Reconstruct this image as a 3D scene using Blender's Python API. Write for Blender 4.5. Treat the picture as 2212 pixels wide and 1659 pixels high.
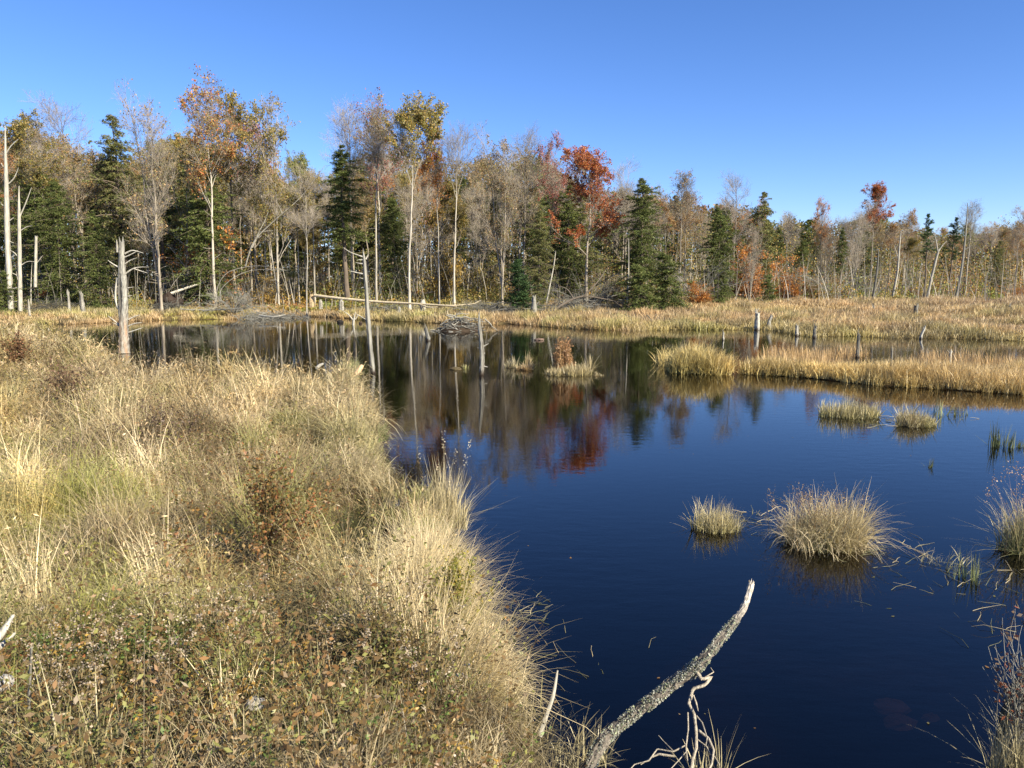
import bpy, math, random
import numpy as np

# ------------------------------------------------------------------ clearing
for o in list(bpy.data.objects):
    bpy.data.objects.remove(o)
SC = bpy.context.scene
COL = SC.collection
random.seed(7)
RNG = np.random.default_rng(11)

# ------------------------------------------------------------------ camera
CAM_H = 2.6
TILT = math.radians(7.86)
FPX = 1662.0                      # focal length in the 2212-pixel wide picture
cam_d = bpy.data.cameras.new('camera')
cam_d.sensor_width = 36.0
cam_d.lens = 36.0 * FPX / 2212.0
cam_d.clip_start = 0.05
cam_d.clip_end = 3000
cam = bpy.data.objects.new('camera', cam_d)
COL.objects.link(cam)
cam.location = (0, 0, CAM_H)
cam.rotation_euler = (math.pi / 2 - TILT, 0, 0)
SC.camera = cam

# ------------------------------------------------------------------ sky, sun, exposure
SUN_EL = math.radians(33)
SUN_AZ = math.radians(128)        # clockwise from the viewing direction: behind, to the right
world = bpy.data.worlds.new("World")
SC.world = world
world.use_nodes = True
wn = world.node_tree
for n in list(wn.nodes):
    wn.nodes.remove(n)
sky = wn.nodes.new('ShaderNodeTexSky')
sky.sky_type = 'NISHITA'
sky.sun_disc = False
sky.sun_elevation = SUN_EL
sky.sun_rotation = SUN_AZ
sky.altitude = 600
sky.air_density = 0.85
sky.dust_density = 0.1
sky.ozone_density = 3.0
bg = wn.nodes.new('ShaderNodeBackground')
bg.inputs['Strength'].default_value = 0.068
wo = wn.nodes.new('ShaderNodeOutputWorld')
hs = wn.nodes.new('ShaderNodeHueSaturation')
hs.inputs['Saturation'].default_value = 1.16
hs.inputs['Value'].default_value = 1.0
wn.links.new(sky.outputs[0], hs.inputs['Color'])
tint = wn.nodes.new('ShaderNodeMix'); tint.data_type = 'RGBA'; tint.blend_type = 'MULTIPLY'; tint.inputs[0].default_value = 1
tint.inputs[7].default_value = (1.02, 1.04, 1.3, 1)
wn.links.new(hs.outputs[0], tint.inputs[6])
wn.links.new(tint.outputs[2], bg.inputs['Color'])
wn.links.new(bg.outputs[0], wo.inputs['Surface'])

sun_d = bpy.data.lights.new('sun', 'SUN')
sun_d.energy = 5.0
sun_d.angle = math.radians(0.5)
sun_d.color = (1.0, 0.90, 0.72)
sun = bpy.data.objects.new('sun', sun_d)
COL.objects.link(sun)
sun.rotation_euler = (math.pi / 2 - SUN_EL, 0, math.pi - SUN_AZ)
sun.location = (0, 0, 60)

SC.view_settings.view_transform = 'Standard'
SC.view_settings.look = 'None'
SC.view_settings.exposure = 1.2
SC.view_settings.gamma = 1
SC.view_settings.use_curve_mapping = False
SC.cycles.max_bounces = 6
SC.cycles.diffuse_bounces = 2
SC.cycles.glossy_bounces = 3
SC.cycles.transmission_bounces = 3
SC.cycles.transparent_max_bounces = 6
SC.cycles.use_denoising = True

# ------------------------------------------------------------------ maths helpers
CT, ST = math.cos(TILT), math.sin(TILT)

def ray(px, py):
    u = (px - 1106.0) / FPX
    v = -(py - 829.5) / FPX
    return np.array([u, CT + ST * v, -ST + CT * v])

def P(px, py, z=0.0):
    "world point at height z seen along the pixel's sight line"
    d = ray(px, py)
    return np.array([0, 0, CAM_H]) + d * ((z - CAM_H) / d[2])

def PD(px, py, D):
    "world point at depth D along a sight line"
    d = ray(px, py)
    return np.array([0, 0, CAM_H]) + d * (D / d[1])

def to_px(x, y, z):
    yy = y
    zz = z - CAM_H
    f = yy * CT - zz * ST
    u = yy * ST + zz * CT
    return 1106 + FPX * x / f, 829.5 - FPX * u / f

def nrm(v):
    return v / (np.linalg.norm(v, axis=-1, keepdims=True) + 1e-9)

_nt = np.random.default_rng(5).random((64, 64))
def vnoise(x, y, s=1.0):
    x = np.asarray(x) / s + 1000.3; y = np.asarray(y) / s + 1000.7
    xi = np.floor(x).astype(int); yi = np.floor(y).astype(int)
    fx = x - xi; fy = y - yi
    fx = fx * fx * (3 - 2 * fx); fy = fy * fy * (3 - 2 * fy)
    a = _nt[xi % 64, yi % 64]; b = _nt[(xi + 1) % 64, yi % 64]
    c = _nt[xi % 64, (yi + 1) % 64]; d = _nt[(xi + 1) % 64, (yi + 1) % 64]
    return (a * (1 - fx) + b * fx) * (1 - fy) + (c * (1 - fx) + d * fx) * fy

def poly_sd(poly, x, y):
    "signed distance, positive inside"
    x = np.asarray(x, float); y = np.asarray(y, float)
    d2 = np.full(x.shape, 1e18); ins = np.zeros(x.shape, bool)
    n = len(poly)
    for i in range(n):
        ax, ay = poly[i]; bx, by = poly[(i + 1) % n]
        ex, ey = bx - ax, by - ay
        t = np.clip(((x - ax) * ex + (y - ay) * ey) / (ex * ex + ey * ey + 1e-12), 0, 1)
        d2 = np.minimum(d2, (x - ax - t * ex) ** 2 + (y - ay - t * ey) ** 2)
        c = ((ay > y) != (by > y))
        with np.errstate(divide='ignore', invalid='ignore'):
            xc = ax + (y - ay) * ex / (ey if ey != 0 else 1e-12)
        ins ^= c & (x < xc)
    d = np.sqrt(d2)
    return np.where(ins, d, -d)

def W(l):
    out = []
    for q in l:
        p = P(q[0], q[1], q[2] if len(q) > 2 else 0.0)
        out.append((p[0], p[1]))
    return out

# ------------------------------------------------------------------ shorelines
NEAR = [(0.25, -6), (0.3, 0.5), (0.2, 1.6)] + W([(1165, 1640), (1115, 1560), (1060, 1440), (1015, 1330), (980, 1240),
        (965, 1175), (955, 1120), (905, 1100), (860, 1110), (822, 1060), (815, 990), (808, 930), (790, 885), (772, 862), (765, 850),
        (770, 800, .3), (735, 800, .45), (690, 835, .5), (640, 815, .6), (560, 800, .6), (500, 800, .6), (440, 785, .6), (380, 795, .6),
        (310, 805, .6), (250, 790, .6), (215, 760, .5), (160, 742, .45), (100, 722, .35), (60, 712, .3), (-300, 706, .3)]) + [(-60, 44), (-60, -6)]
FAR = W([(-400, 701), (0, 701), (150, 701), (250, 696), (330, 692), (420, 691), (500, 690), (545, 686), (580, 689), (640, 683), (720, 686), (800, 692),
         (900, 696), (950, 699), (1050, 703), (1100, 700), (1180, 706), (1280, 712), (1400, 713), (1440, 713), (1500, 712), (1592, 713), (1650, 711),
         (1701, 720), (1757, 728), (1832, 726), (1945, 731), (2038, 730), (2132, 733), (2212, 738), (2500, 742)]) + [(400, 60), (700, 700), (-700, 700), (-400, 60)]
STRIP = W([(1425, 782), (1445, 797), (1540, 804), (1620, 809), (1720, 814), (1800, 822), (1900, 833), (2000, 838), (2100, 845), (2212, 852), (2500, 858),
           (2500, 792, .4), (2212, 790, .4), (2050, 792, .4), (1950, 790, .4), (1850, 784, .4), (1750, 778, .4), (1650, 772, .4), (1550, 770, .5), (1460, 775, .4)])
RBANK = W([(2110, 1760), (2135, 1660), (2150, 1600), (2165, 1530), (2190, 1470), (2260, 1440), (2400, 1430)]) + [(3.4, 4.2), (6, 3), (6, -6), (1.0, -6), (1.0, 1.0)]
LANDS = [NEAR, FAR, STRIP, RBANK]

def lands(x, y):
    return [poly_sd(p, x, y) for p in LANDS]

GUL = W([(812, 1110, .2), (792, 1180, .2), (780, 1260, .2), (785, 1340, .2)])
def seg_d(pl, x, y):
    d = np.full(np.shape(x), 1e9)
    for (ax, ay), (bx, by) in zip(pl[:-1], pl[1:]):
        ex, ey = bx - ax, by - ay
        t = np.clip(((x - ax) * ex + (y - ay) * ey) / (ex * ex + ey * ey), 0, 1)
        d = np.minimum(d, np.hypot(x - ax - t * ex, y - ay - t * ey))
    return d

def sm(a, b, x):
    t = np.clip((x - a) / (b - a), 0, 1)
    return t * t * (3 - 2 * t)

def terrain(x, y, sds=None):
    x = np.asarray(x, float); y = np.asarray(y, float)
    n, f, s, r = sds if sds is not None else lands(x, y)
    wob = (vnoise(x, y, 1.3) - .5) * .14 + (vnoise(x, y, .5) - .5) * .08
    R = np.hypot(x, y)
    zn = np.where(n > 0, np.minimum(n * .9, .38) + (wob + .0) * sm(0, .5, n) + .45 * (1 - sm(1.5, 6, R)) * sm(0, .8, n), n * .5)
    g = seg_d(GUL, x, y)
    zn = zn - .36 * np.exp(-(g / .28) ** 2) * (n > 0)
    fh = np.minimum(f * .12, .22) + .5 * sm(6, 16, f) + .9 * sm(24, 60, f)
    zf = np.where(f > 0, fh + wob * sm(0, 2, f), f * .3)
    zf = zf + (f > 0) * .46 * sm(2.5, 9, f) * sm(-18, -13.5, x) * (1 - sm(-4, 1.5, x)) * (1 - sm(60, 75, y))
    zs = np.where(s > 0, np.minimum(s * .5, .14), s * .5)
    zr = np.where(r > 0, np.minimum(r * .8, .3), r * .16 - .05 * sm(0, -.3, r))
    z = np.maximum(np.maximum(zn, zf), np.maximum(zs, zr))
    return np.maximum(z, -1.1)

def tz(x, y):
    return float(terrain(np.array([x]), np.array([y]))[0])

# ------------------------------------------------------------------ mesh helpers
class Acc:
    def __init__(s):
        s.V = []; s.F = []; s.C = []; s.n = 0
    def add(s, V, F, C):
        V = V.reshape(-1, 3)
        C = np.broadcast_to(C, V.shape) if np.ndim(C) == 1 else np.asarray(C).reshape(-1, 3)
        s.V.append(V.astype(np.float32)); s.F.append((F.reshape(-1, 4) + s.n).astype(np.int32)); s.C.append(C.astype(np.float32))
        s.n += len(V)
        return s
    def mesh(s, name, mat, smooth=True):
        V = np.concatenate(s.V); F = np.concatenate(s.F); C = np.concatenate(s.C)
        me = bpy.data.meshes.new(name)
        me.vertices.add(len(V)); me.vertices.foreach_set('co', V.ravel())
        me.loops.add(len(F) * 4); me.loops.foreach_set('vertex_index', F.ravel())
        me.polygons.add(len(F))
        me.polygons.foreach_set('loop_start', np.arange(0, len(F) * 4, 4, dtype=np.int32))
        me.polygons.foreach_set('loop_total', np.full(len(F), 4, np.int32))
        me.polygons.foreach_set('use_smooth', np.full(len(F), smooth))
        a = me.attributes.new('Col', 'FLOAT_COLOR', 'POINT')
        a.data.foreach_set('color', np.concatenate([C, np.ones((len(C), 1), np.float32)], 1).ravel())
        me.materials.append(mat)
        me.update(calc_edges=True)
        return me

def obj(name, me, parent=None):
    o = bpy.data.objects.new(name, me)
    COL.objects.link(o)
    if parent is not None:
        o.parent = parent
        if name in ('seed_heads', 'bent_stalks'):
            o['kind'] = 'stuff'          # nobody could count them
    return o

def tag(o, label=None, cat=None, group=None, kind=None):
    if label: o['label'] = label
    if cat: o['category'] = cat
    if group: o['group'] = group
    if kind: o['kind'] = kind
    return o

def thing(name, label, cat, loc=(0, 0, 0), rz=0, group=None):
    o = bpy.data.objects.new(name, None)
    o.empty_display_size = .2
    COL.objects.link(o)
    o.location = tuple(float(v) for v in loc); o.rotation_euler = (0, 0, rz)
    return tag(o, label, cat, group)

def tubes(Pt, R, sides=3, twist=None):
    N, K, _ = Pt.shape
    T = nrm(np.gradient(Pt, axis=1))
    mean = nrm(Pt[:, -1] - Pt[:, 0])
    ref = np.where(np.abs(mean[:, 2:3]) > .75, np.array([[1., .1, 0]]), np.array([[0.1, 0.05, 1.]]))[:, None, :]
    A = nrm(np.cross(T, ref)); B = np.cross(T, A)
    ang = 2 * np.pi * np.arange(sides) / sides
    ca = np.cos(ang)[None, None, :, None]; sa = np.sin(ang)[None, None, :, None]
    RR = R[..., None, None] if R.ndim == 2 else R[..., None]
    V = Pt[:, :, None, :] + RR * (ca * A[:, :, None, :] + sa * B[:, :, None, :])
    i = np.arange(N)[:, None, None] * K * sides; k = np.arange(K - 1)[None, :, None] * sides; s = np.arange(sides)[None, None, :]
    s2 = (s + 1) % sides
    F = np.stack([i + k + s, i + k + s2, i + k + sides + s2, i + k + sides + s], -1)
    return V, F

def leafq(C, size, aspect, rng, up=0.3, axis=None):
    "rhombic leaves at C"
    N = len(C)
    size = np.broadcast_to(size, (N,))
    n = nrm(rng.normal(size=(N, 3)) + np.array([0, 0, up * 3]))
    a = rng.normal(size=(N, 3)) if axis is None else axis
    a = nrm(a - (a * n).sum(1, keepdims=True) * n)
    b = np.cross(n, a)
    s = size[:, None]
    V = np.stack([C - a * s * .5, C + b * s * .5 * aspect - a * s * .05, C + a * s * .5 + n * s * .08, C - b * s * .5 * aspect - a * s * .05], 1)
    F = np.arange(N * 4).reshape(N, 4)
    return V, F

def rep(c, k):
    return np.repeat(c, k, axis=0)

def blades(acc, base, h, az, lean, curl, w, col, K=5, tipcol=None, rng=RNG):
    N = len(base)
    t = np.linspace(0, 1, K)[None, :]
    th = lean[:, None] + curl[:, None] * t
    th = np.minimum(th, 2.6)
    ds = h[:, None] / (K - 1)
    mid = (th[:, 1:] + th[:, :-1]) / 2
    s = np.concatenate([np.zeros((N, 1)), np.cumsum(np.sin(mid) * ds, 1)], 1)
    z = np.concatenate([np.zeros((N, 1)), np.cumsum(np.cos(mid) * ds, 1)], 1)
    dx, dy = np.cos(az)[:, None], np.sin(az)[:, None]
    Pt = np.stack([base[:, 0:1] + s * dx, base[:, 1:2] + s * dy, base[:, 2:3] + z], -1)
    fa = az + np.pi / 2 + rng.normal(0, .6, N)
    wv = np.stack([np.cos(fa), np.sin(fa), np.zeros(N)], -1)[:, None, :]
    wd = (w[:, None] * (1 - .93 * t ** 1.6) * .5)[..., None]
    V = np.stack([Pt - wv * wd, Pt + wv * wd], 2)        # N,K,2,3
    i = np.arange(N)[:, None] * K * 2; k = np.arange(K - 1)[None, :] * 2
    F = np.stack([i + k, i + k + 1, i + k + 3, i + k + 2], -1)
    if tipcol is None:
        C = np.repeat(np.repeat(col[:, None, None, :], K, 1), 2, 2)
    else:
        m = (t ** 1.2)[..., None, None]
        C = np.broadcast_to(col[:, None, None, :] * (1 - m) + tipcol[:, None, None, :] * m, (N, K, 2, 3))
    acc.add(V, F, C)
    return Pt

def grow(Pp, Rp, n, t0, t1, ang, length, rr, rng, K=5, wob=.12, up=.0, rmin=.006, tip=.35, flat=False, jit=.35):
    N, K0, _ = Pp.shape
    t = rng.uniform(t0, t1, (N, n))
    ft = t * (K0 - 1); i = np.minimum(ft.astype(int), K0 - 2); f = (ft - i)[..., None]
    ar = np.arange(N)[:, None]
    p0 = Pp[ar, i] * (1 - f) + Pp[ar, i + 1] * f
    tan = nrm(Pp[ar, i + 1] - Pp[ar, i])
    r0 = Rp[ar, i] * (1 - f[..., 0]) + Rp[ar, i + 1] * f[..., 0]
    M = N * n
    p0 = p0.reshape(M, 3); tan = tan.reshape(M, 3); r0 = r0.reshape(M); t = t.reshape(M)
    if flat:
        side = np.cross(tan, np.array([[0, 0, 1.]])); side = nrm(side) * rng.choice([-1, 1], (M, 1))
        side = nrm(side + rng.normal(0, .15, (M, 3)))
    else:
        side = rng.normal(size=(M, 3)); side = nrm(side - (side * tan).sum(1, keepdims=True) * tan)
    a = (ang * rng.uniform(.75, 1.25, M))[:, None]
    d = tan * np.cos(a) + side * np.sin(a)
    L = length(t) * rng.uniform(1 - jit, 1 + jit, M)
    Pt = [p0]; R = [np.maximum(r0 * rr, rmin)]
    for k in range(K - 1):
        d = nrm(d + rng.normal(0, wob, (M, 3)) + np.array([0, 0, up]))
        Pt.append(Pt[-1] + d * (L / (K - 1))[:, None])
        R.append(np.maximum(R[0] * (1 - (1 - tip) * (k + 1) / (K - 1)), rmin * .8))
    return np.stack(Pt, 1), np.stack(R, 1), t

# ------------------------------------------------------------------ materials
def mat_new(name):
    m = bpy.data.materials.new(name); m.use_nodes = True
    nt = m.node_tree
    for n in list(nt.nodes): nt.nodes.remove(n)
    return m, nt, nt.nodes, nt.links

def mat_veg(name, trans=.3, vary=.25, rough=.6, gloss=0.03, noise=0.0):
    m, nt, N, L = mat_new(name)
    at = N.new('ShaderNodeAttribute'); at.attribute_name = 'Col'
    oi = N.new('ShaderNodeObjectInfo')
    mr = N.new('ShaderNodeMapRange'); mr.inputs[3].default_value = 1 - vary; mr.inputs[4].default_value = 1 + vary
    L.new(oi.outputs['Random'], mr.inputs[0])
    mul = N.new('ShaderNodeMix'); mul.data_type = 'RGBA'; mul.blend_type = 'MULTIPLY'; mul.inputs[0].default_value = 1
    L.new(at.outputs['Color'], mul.inputs[6]); L.new(mr.outputs[0], mul.inputs[7])
    c = mul.outputs[2]
    df = N.new('ShaderNodeBsdfDiffuse'); L.new(c, df.inputs['Color'])
    tr = N.new('ShaderNodeBsdfTranslucent'); L.new(c, tr.inputs['Color'])
    mx = N.new('ShaderNodeMixShader'); mx.inputs[0].default_value = trans
    L.new(df.outputs[0], mx.inputs[1]); L.new(tr.outputs[0], mx.inputs[2])
    out = N.new('ShaderNodeOutputMaterial')
    if gloss > 0:
        gl = N.new('ShaderNodeBsdfGlossy'); gl.inputs['Roughness'].default_value = rough * .8; gl.inputs['Color'].default_value = (1, 1, 1, 1)
        m2 = N.new('ShaderNodeMixShader'); m2.inputs[0].default_value = gloss
        L.new(mx.outputs[0], m2.inputs[1]); L.new(gl.outputs[0], m2.inputs[2]); L.new(m2.outputs[0], out.inputs[0])
    else:
        L.new(mx.outputs[0], out.inputs[0])
    return m

def mat_wood(name, scale=8.0, amt=.5, bump=.4, vary=.2, zs=.15):
    m, nt, N, L = mat_new(name)
    at = N.new('ShaderNodeAttribute'); at.attribute_name = 'Col'
    oi = N.new('ShaderNodeObjectInfo')
    mr = N.new('ShaderNodeMapRange'); mr.inputs[3].default_value = 1 - vary; mr.inputs[4].default_value = 1 + vary
    L.new(oi.outputs['Random'], mr.inputs[0])
    tc = N.new('ShaderNodeTexCoord'); mp = N.new('ShaderNodeMapping'); mp.inputs['Scale'].default_value = (1, 1, zs)
    L.new(tc.outputs['Object'], mp.inputs[0])
    nz = N.new('ShaderNodeTexNoise'); nz.inputs['Scale'].default_value = scale; nz.inputs['Detail'].default_value = 6; nz.inputs['Roughness'].default_value = .65
    L.new(mp.outputs[0], nz.inputs['Vector'])
    m2 = N.new('ShaderNodeMapRange'); m2.inputs[1].default_value = .3; m2.inputs[2].default_value = .7
    m2.inputs[3].default_value = 1 - amt; m2.inputs[4].default_value = 1 + amt * .5
    L.new(nz.outputs['Fac'], m2.inputs[0])
    mu = N.new('ShaderNodeMath'); mu.operation = 'MULTIPLY'; L.new(mr.outputs[0], mu.inputs[0]); L.new(m2.outputs[0], mu.inputs[1])
    mul = N.new('ShaderNodeMix'); mul.data_type = 'RGBA'; mul.blend_type = 'MULTIPLY'; mul.inputs[0].default_value = 1
    L.new(at.outputs['Color'], mul.inputs[6]); L.new(mu.outputs[0], mul.inputs[7])
    b = N.new('ShaderNodeBsdfPrincipled'); b.inputs['Roughness'].default_value = .85
    b.inputs['Specular IOR Level'].default_value = .2
    L.new(mul.outputs[2], b.inputs['Base Color'])
    bp = N.new('ShaderNodeBump'); bp.inputs['Strength'].default_value = bump; bp.inputs['Distance'].default_value = .02
    L.new(nz.outputs['Fac'], bp.inputs['Height']); L.new(bp.outputs[0], b.inputs['Normal'])
    out = N.new('ShaderNodeOutputMaterial'); L.new(b.outputs[0], out.inputs[0])
    return m

M_GRASS = mat_veg('dry_grass', .28, 0.0, gloss=.03)
M_LEAF = mat_veg('leaf', .35, .18, gloss=.02)
M_NEEDLE = mat_veg('needle', .15, .22, gloss=.01)
M_TWIG = mat_veg('twig_bark', 0.0, .2, gloss=0)
M_BARK = mat_wood('bark', 5, .45, .3, .22)
M_WOOD = mat_wood('weathered_wood', 14, .45, .5, .05)
M_CLOSE = mat_wood('lichened_bark', 60, .5, .6, 0.0, .6)
M_STONE = mat_wood('stone', 9, .35, .4, .1, 1.0)

def mat_ground():
    m, nt, N, L = mat_new('soil')
    at = N.new('ShaderNodeAttribute'); at.attribute_name = 'Col'
    tc = N.new('ShaderNodeTexCoord')
    nz = N.new('ShaderNodeTexNoise'); nz.inputs['Scale'].default_value = 6; nz.inputs['Detail'].default_value = 10; nz.inputs['Roughness'].default_value = .7
    L.new(tc.outputs['Object'], nz.inputs['Vector'])
    m2 = N.new('ShaderNodeMapRange'); m2.inputs[1].default_value = .3; m2.inputs[2].default_value = .7; m2.inputs[3].default_value = .45; m2.inputs[4].default_value = 1.5
    L.new(nz.outputs['Fac'], m2.inputs[0])
    mul = N.new('ShaderNodeMix'); mul.data_type = 'RGBA'; mul.blend_type = 'MULTIPLY'; mul.inputs[0].default_value = 1
    L.new(at.outputs['Color'], mul.inputs[6]); L.new(m2.outputs[0], mul.inputs[7])
    b = N.new('ShaderNodeBsdfPrincipled'); b.inputs['Roughness'].default_value = .95; b.inputs['Specular IOR Level'].default_value = .1
    L.new(mul.outputs[2], b.inputs['Base Color'])
    bp = N.new('ShaderNodeBump'); bp.inputs['Strength'].default_value = .8; bp.inputs['Distance'].default_value = .06
    L.new(nz.outputs['Fac'], bp.inputs['Height']); L.new(bp.outputs[0], b.inputs['Normal'])
    out = N.new('ShaderNodeOutputMaterial'); L.new(b.outputs[0], out.inputs[0])
    return m

def mat_water():
    m, nt, N, L = mat_new('pond_water')
    tc = N.new('ShaderNodeTexCoord')
    mp = N.new('ShaderNodeMapping'); mp.inputs['Scale'].default_value = (.55, 1.25, 1); mp.inputs['Rotation'].default_value = (0, 0, .15)
    L.new(tc.outputs['Object'], mp.inputs[0])
    n1 = N.new('ShaderNodeTexNoise'); n1.inputs['Scale'].default_value = 5.5; n1.inputs['Detail'].default_value = 3; n1.inputs['Roughness'].default_value = .55
    n2 = N.new('ShaderNodeTexNoise'); n2.inputs['Scale'].default_value = .22; n2.inputs['Detail'].default_value = 2
    L.new(mp.outputs[0], n1.inputs['Vector']); L.new(tc.outputs['Object'], n2.inputs['Vector'])
    mr = N.new('ShaderNodeMapRange'); mr.inputs[1].default_value = .4; mr.inputs[2].default_value = .62; mr.inputs[3].default_value = .25; mr.inputs[4].default_value = 1
    L.new(n2.outputs['Fac'], mr.inputs[0])
    mu = N.new('ShaderNodeMath'); mu.operation = 'MULTIPLY'; L.new(n1.outputs['Fac'], mu.inputs[0]); L.new(mr.outputs[0], mu.inputs[1])
    bp = N.new('ShaderNodeBump'); bp.inputs['Strength'].default_value = 1.0; bp.inputs['Distance'].default_value = .0022
    L.new(mu.outputs[0], bp.inputs['Height'])
    fr = N.new('ShaderNodeFresnel'); fr.inputs['IOR'].default_value = 1.37; L.new(bp.outputs[0], fr.inputs['Normal'])
    gl = N.new('ShaderNodeBsdfGlossy'); gl.inputs['Roughness'].default_value = .02; gl.inputs['Color'].default_value = (1, 1, 1, 1)
    L.new(bp.outputs[0], gl.inputs['Normal'])
    tr = N.new('ShaderNodeBsdfTransparent'); tr.inputs['Color'].default_value = (.72, .46, .28, 1)
    mx = N.new('ShaderNodeMixShader'); L.new(fr.outputs[0], mx.inputs[0]); L.new(tr.outputs[0], mx.inputs[1]); L.new(gl.outputs[0], mx.inputs[2])
    out = N.new('ShaderNodeOutputMaterial'); L.new(mx.outputs[0], out.inputs[0])
    return m

# ------------------------------------------------------------------ ground and water
def build_ground():
    az = np.concatenate([np.radians(np.linspace(-180, -44, 40)[:-1]), np.radians(np.linspace(-44, 44, 430)), np.radians(np.linspace(44, 180, 40)[1:-1])])
    rr = np.concatenate([[0.02], np.geomspace(.6, 1500, 330)])
    A, R = np.meshgrid(az, rr)
    X = R * np.sin(A); Y = R * np.cos(A)
    xs, ys = X.ravel(), Y.ravel()
    sds = lands(xs, ys)
    Z = terrain(xs, ys, sds)
    n, f, s, r = sds
    c = np.tile(np.array([.012, .009, .007]), (len(xs), 1))
    def setc(mask, col):
        c[mask] = col
    vb = vnoise(xs, ys, .5)[:, None]
    c = np.where(((r > -2.2) & (ys > 0))[:, None], np.array([.16, .07, .045]) * vb + np.array([.02, .012, .01]), c)
    setc(n > -.25, (.045, .032, .02)); setc(n > .1, (.065, .048, .024))
    setc((n > .05) & (seg_d(GUL, xs, ys) < .33), (.03, .03, .012)); setc(r > 0, (.09, .07, .03)); setc(s > 0, (.11, .08, .035))  # gully mud also coloured darker for the shade lying in it
    setc(f > 0, (.12, .09, .04))
    px, py = to_px(xs, np.maximum(ys, 1), Z)
    litter = (f > 2.5) & (px < 1400) & (ys > 1)
    v = vnoise(xs, ys, 2.0)[:, None]
    c = np.where(litter[:, None], np.array([.15, .088, .05]) * (1 - v) + np.array([.10, .085, .035]) * v, c)
    wood = f > 16
    c = np.where(wood[:, None], np.array([.10, .055, .025]) * (1 - v) + np.array([.05, .04, .018]) * v, c)
    nr, na = A.shape
    i = np.arange(nr - 1)[:, None] * na; j = np.arange(na)[None, :]; j2 = (j + 1) % na
    F = np.stack([i + j, i + na + j, i + na + j2, i + j2], -1)
    a = Acc(); a.add(np.stack([xs, ys, Z], -1), F, c)
    # rings close round the circle; flip so that normals point up
    a.F[0] = a.F[0][:, ::-1].copy()
    o = obj('ground', a.mesh('ground', mat_ground()))
    tag(o, kind='structure')
    me = bpy.data.meshes.new('water')
    me.from_pydata([(-160, -30, 0), (260, -30, 0), (260, 75, 0), (-160, 75, 0)], [], [(0, 1, 2, 3)])
    me.materials.append(mat_water())
    tag(obj('water', me), kind='structure')
build_ground()

# ------------------------------------------------------------------ tree prototypes
BARK_GREY = np.array([.30, .26, .20]); BARK_PALE = np.array([.46, .42, .34]); BARK_DARK = np.array([.10, .08, .06])
TWIG = np.array([.31, .27, .215])

def skeleton(seed, H=16.0, style='forest', bark=BARK_GREY, rtrunk=.15):
    g = np.random.default_rng(seed)
    crown0 = {'forest': .48, 'vase': .28, 'tall': .6, 'wide': .33, 'slim': .5}[style]
    nst = {'vase': 3}.get(style, 1)
    trunks = []
    for q in range(nst):
        K = 16
        t = np.linspace(0, 1, K)
        wx = np.cumsum(g.normal(0, .11, K)) * t; wy = np.cumsum(g.normal(0, .11, K)) * t
        spread = (q - 1) * 1.0 * np.clip(t - .12, 0, 1) ** .8 * 1.6 if nst > 1 else 0
        a = g.uniform(0, 6.28)
        pts = np.stack([wx + spread * math.cos(a) * 1.0, wy + spread * math.sin(a), t * H * (1 if q == 0 else g.uniform(.8, .97))], -1)
        pts[0, 2] = -.4
        r = rtrunk * (1 - .93 * t) * (1.0 if nst == 1 else .72) + .012
        r[0] *= 1.6; r[1] *= 1.05
        trunks.append((pts, r))
    TP = np.stack([p for p, _ in trunks]); TR = np.stack([r for _, r in trunks])
    tr = Acc()
    V, F = tubes(TP, TR, 8)
    tcol = np.repeat((1 - .35 * np.linspace(0, 1, 16) ** 2)[None, :, None, None], 8, 2) * bark
    tcol = np.broadcast_to(tcol, V.shape) * g.uniform(.75, 1.2, V.shape[:3] + (1,))
    tr.add(V, F, tcol)
    ln = {'forest': 3.6, 'vase': 4.6, 'tall': 3.0, 'wide': 5.0, 'slim': 1.9}[style]
    n1 = {'forest': 17, 'vase': 10, 'tall': 15, 'wide': 18, 'slim': 14}[style]
    a1 = {'forest': .62, 'vase': .45, 'tall': .55, 'wide': .85, 'slim': .6}[style]
    P1, R1, t1 = grow(TP, TR, n1, crown0, .97, a1, lambda t: ln * (1.25 - t) / (1.25 - crown0) + .5, .55, g, K=7, wob=.13, up=.10, rmin=.018)
    V, F = tubes(P1, R1, 5); tr.add(V, F, bark * .8)
    # a few dead lower stubs
    Pd, Rd, _ = grow(TP, TR, 7, .15, crown0, 1.2, lambda t: .9 + 0 * t, .2, g, K=4, wob=.2, rmin=.01)
    V, F = tubes(Pd, Rd, 3); tr.add(V, F, bark * .9)
    tw = Acc()
    P2, R2, _ = grow(P1, R1, 7, .2, .98, .6, lambda t: 1.9 - .7 * t, .55, g, K=5, wob=.15, up=.08, rmin=.011)
    V, F = tubes(P2, R2, 3); tw.add(V, F, TWIG * 1.15)
    P3, R3, _ = grow(P2, R2, 5, .15, 1, .6, lambda t: 1.0 - .3 * t, .6, g, K=4, wob=.15, up=.06, rmin=.0075)
    V, F = tubes(P3, R3, 3); tw.add(V, F, TWIG)
    P4, R4, _ = grow(P3, R3, 4, .15, 1, .6, lambda t: .6 - .1 * t, .7, g, K=3, wob=.15, up=.03, rmin=.0055)
    V, F = tubes(P4, R4, 3); tw.add(V, F, TWIG * .95)
    return dict(trunk=tr, twigs=tw, P3=P3, P4=P4, H=H, top=float(np.sort(P4[..., 2].ravel())[-12]))

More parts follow.
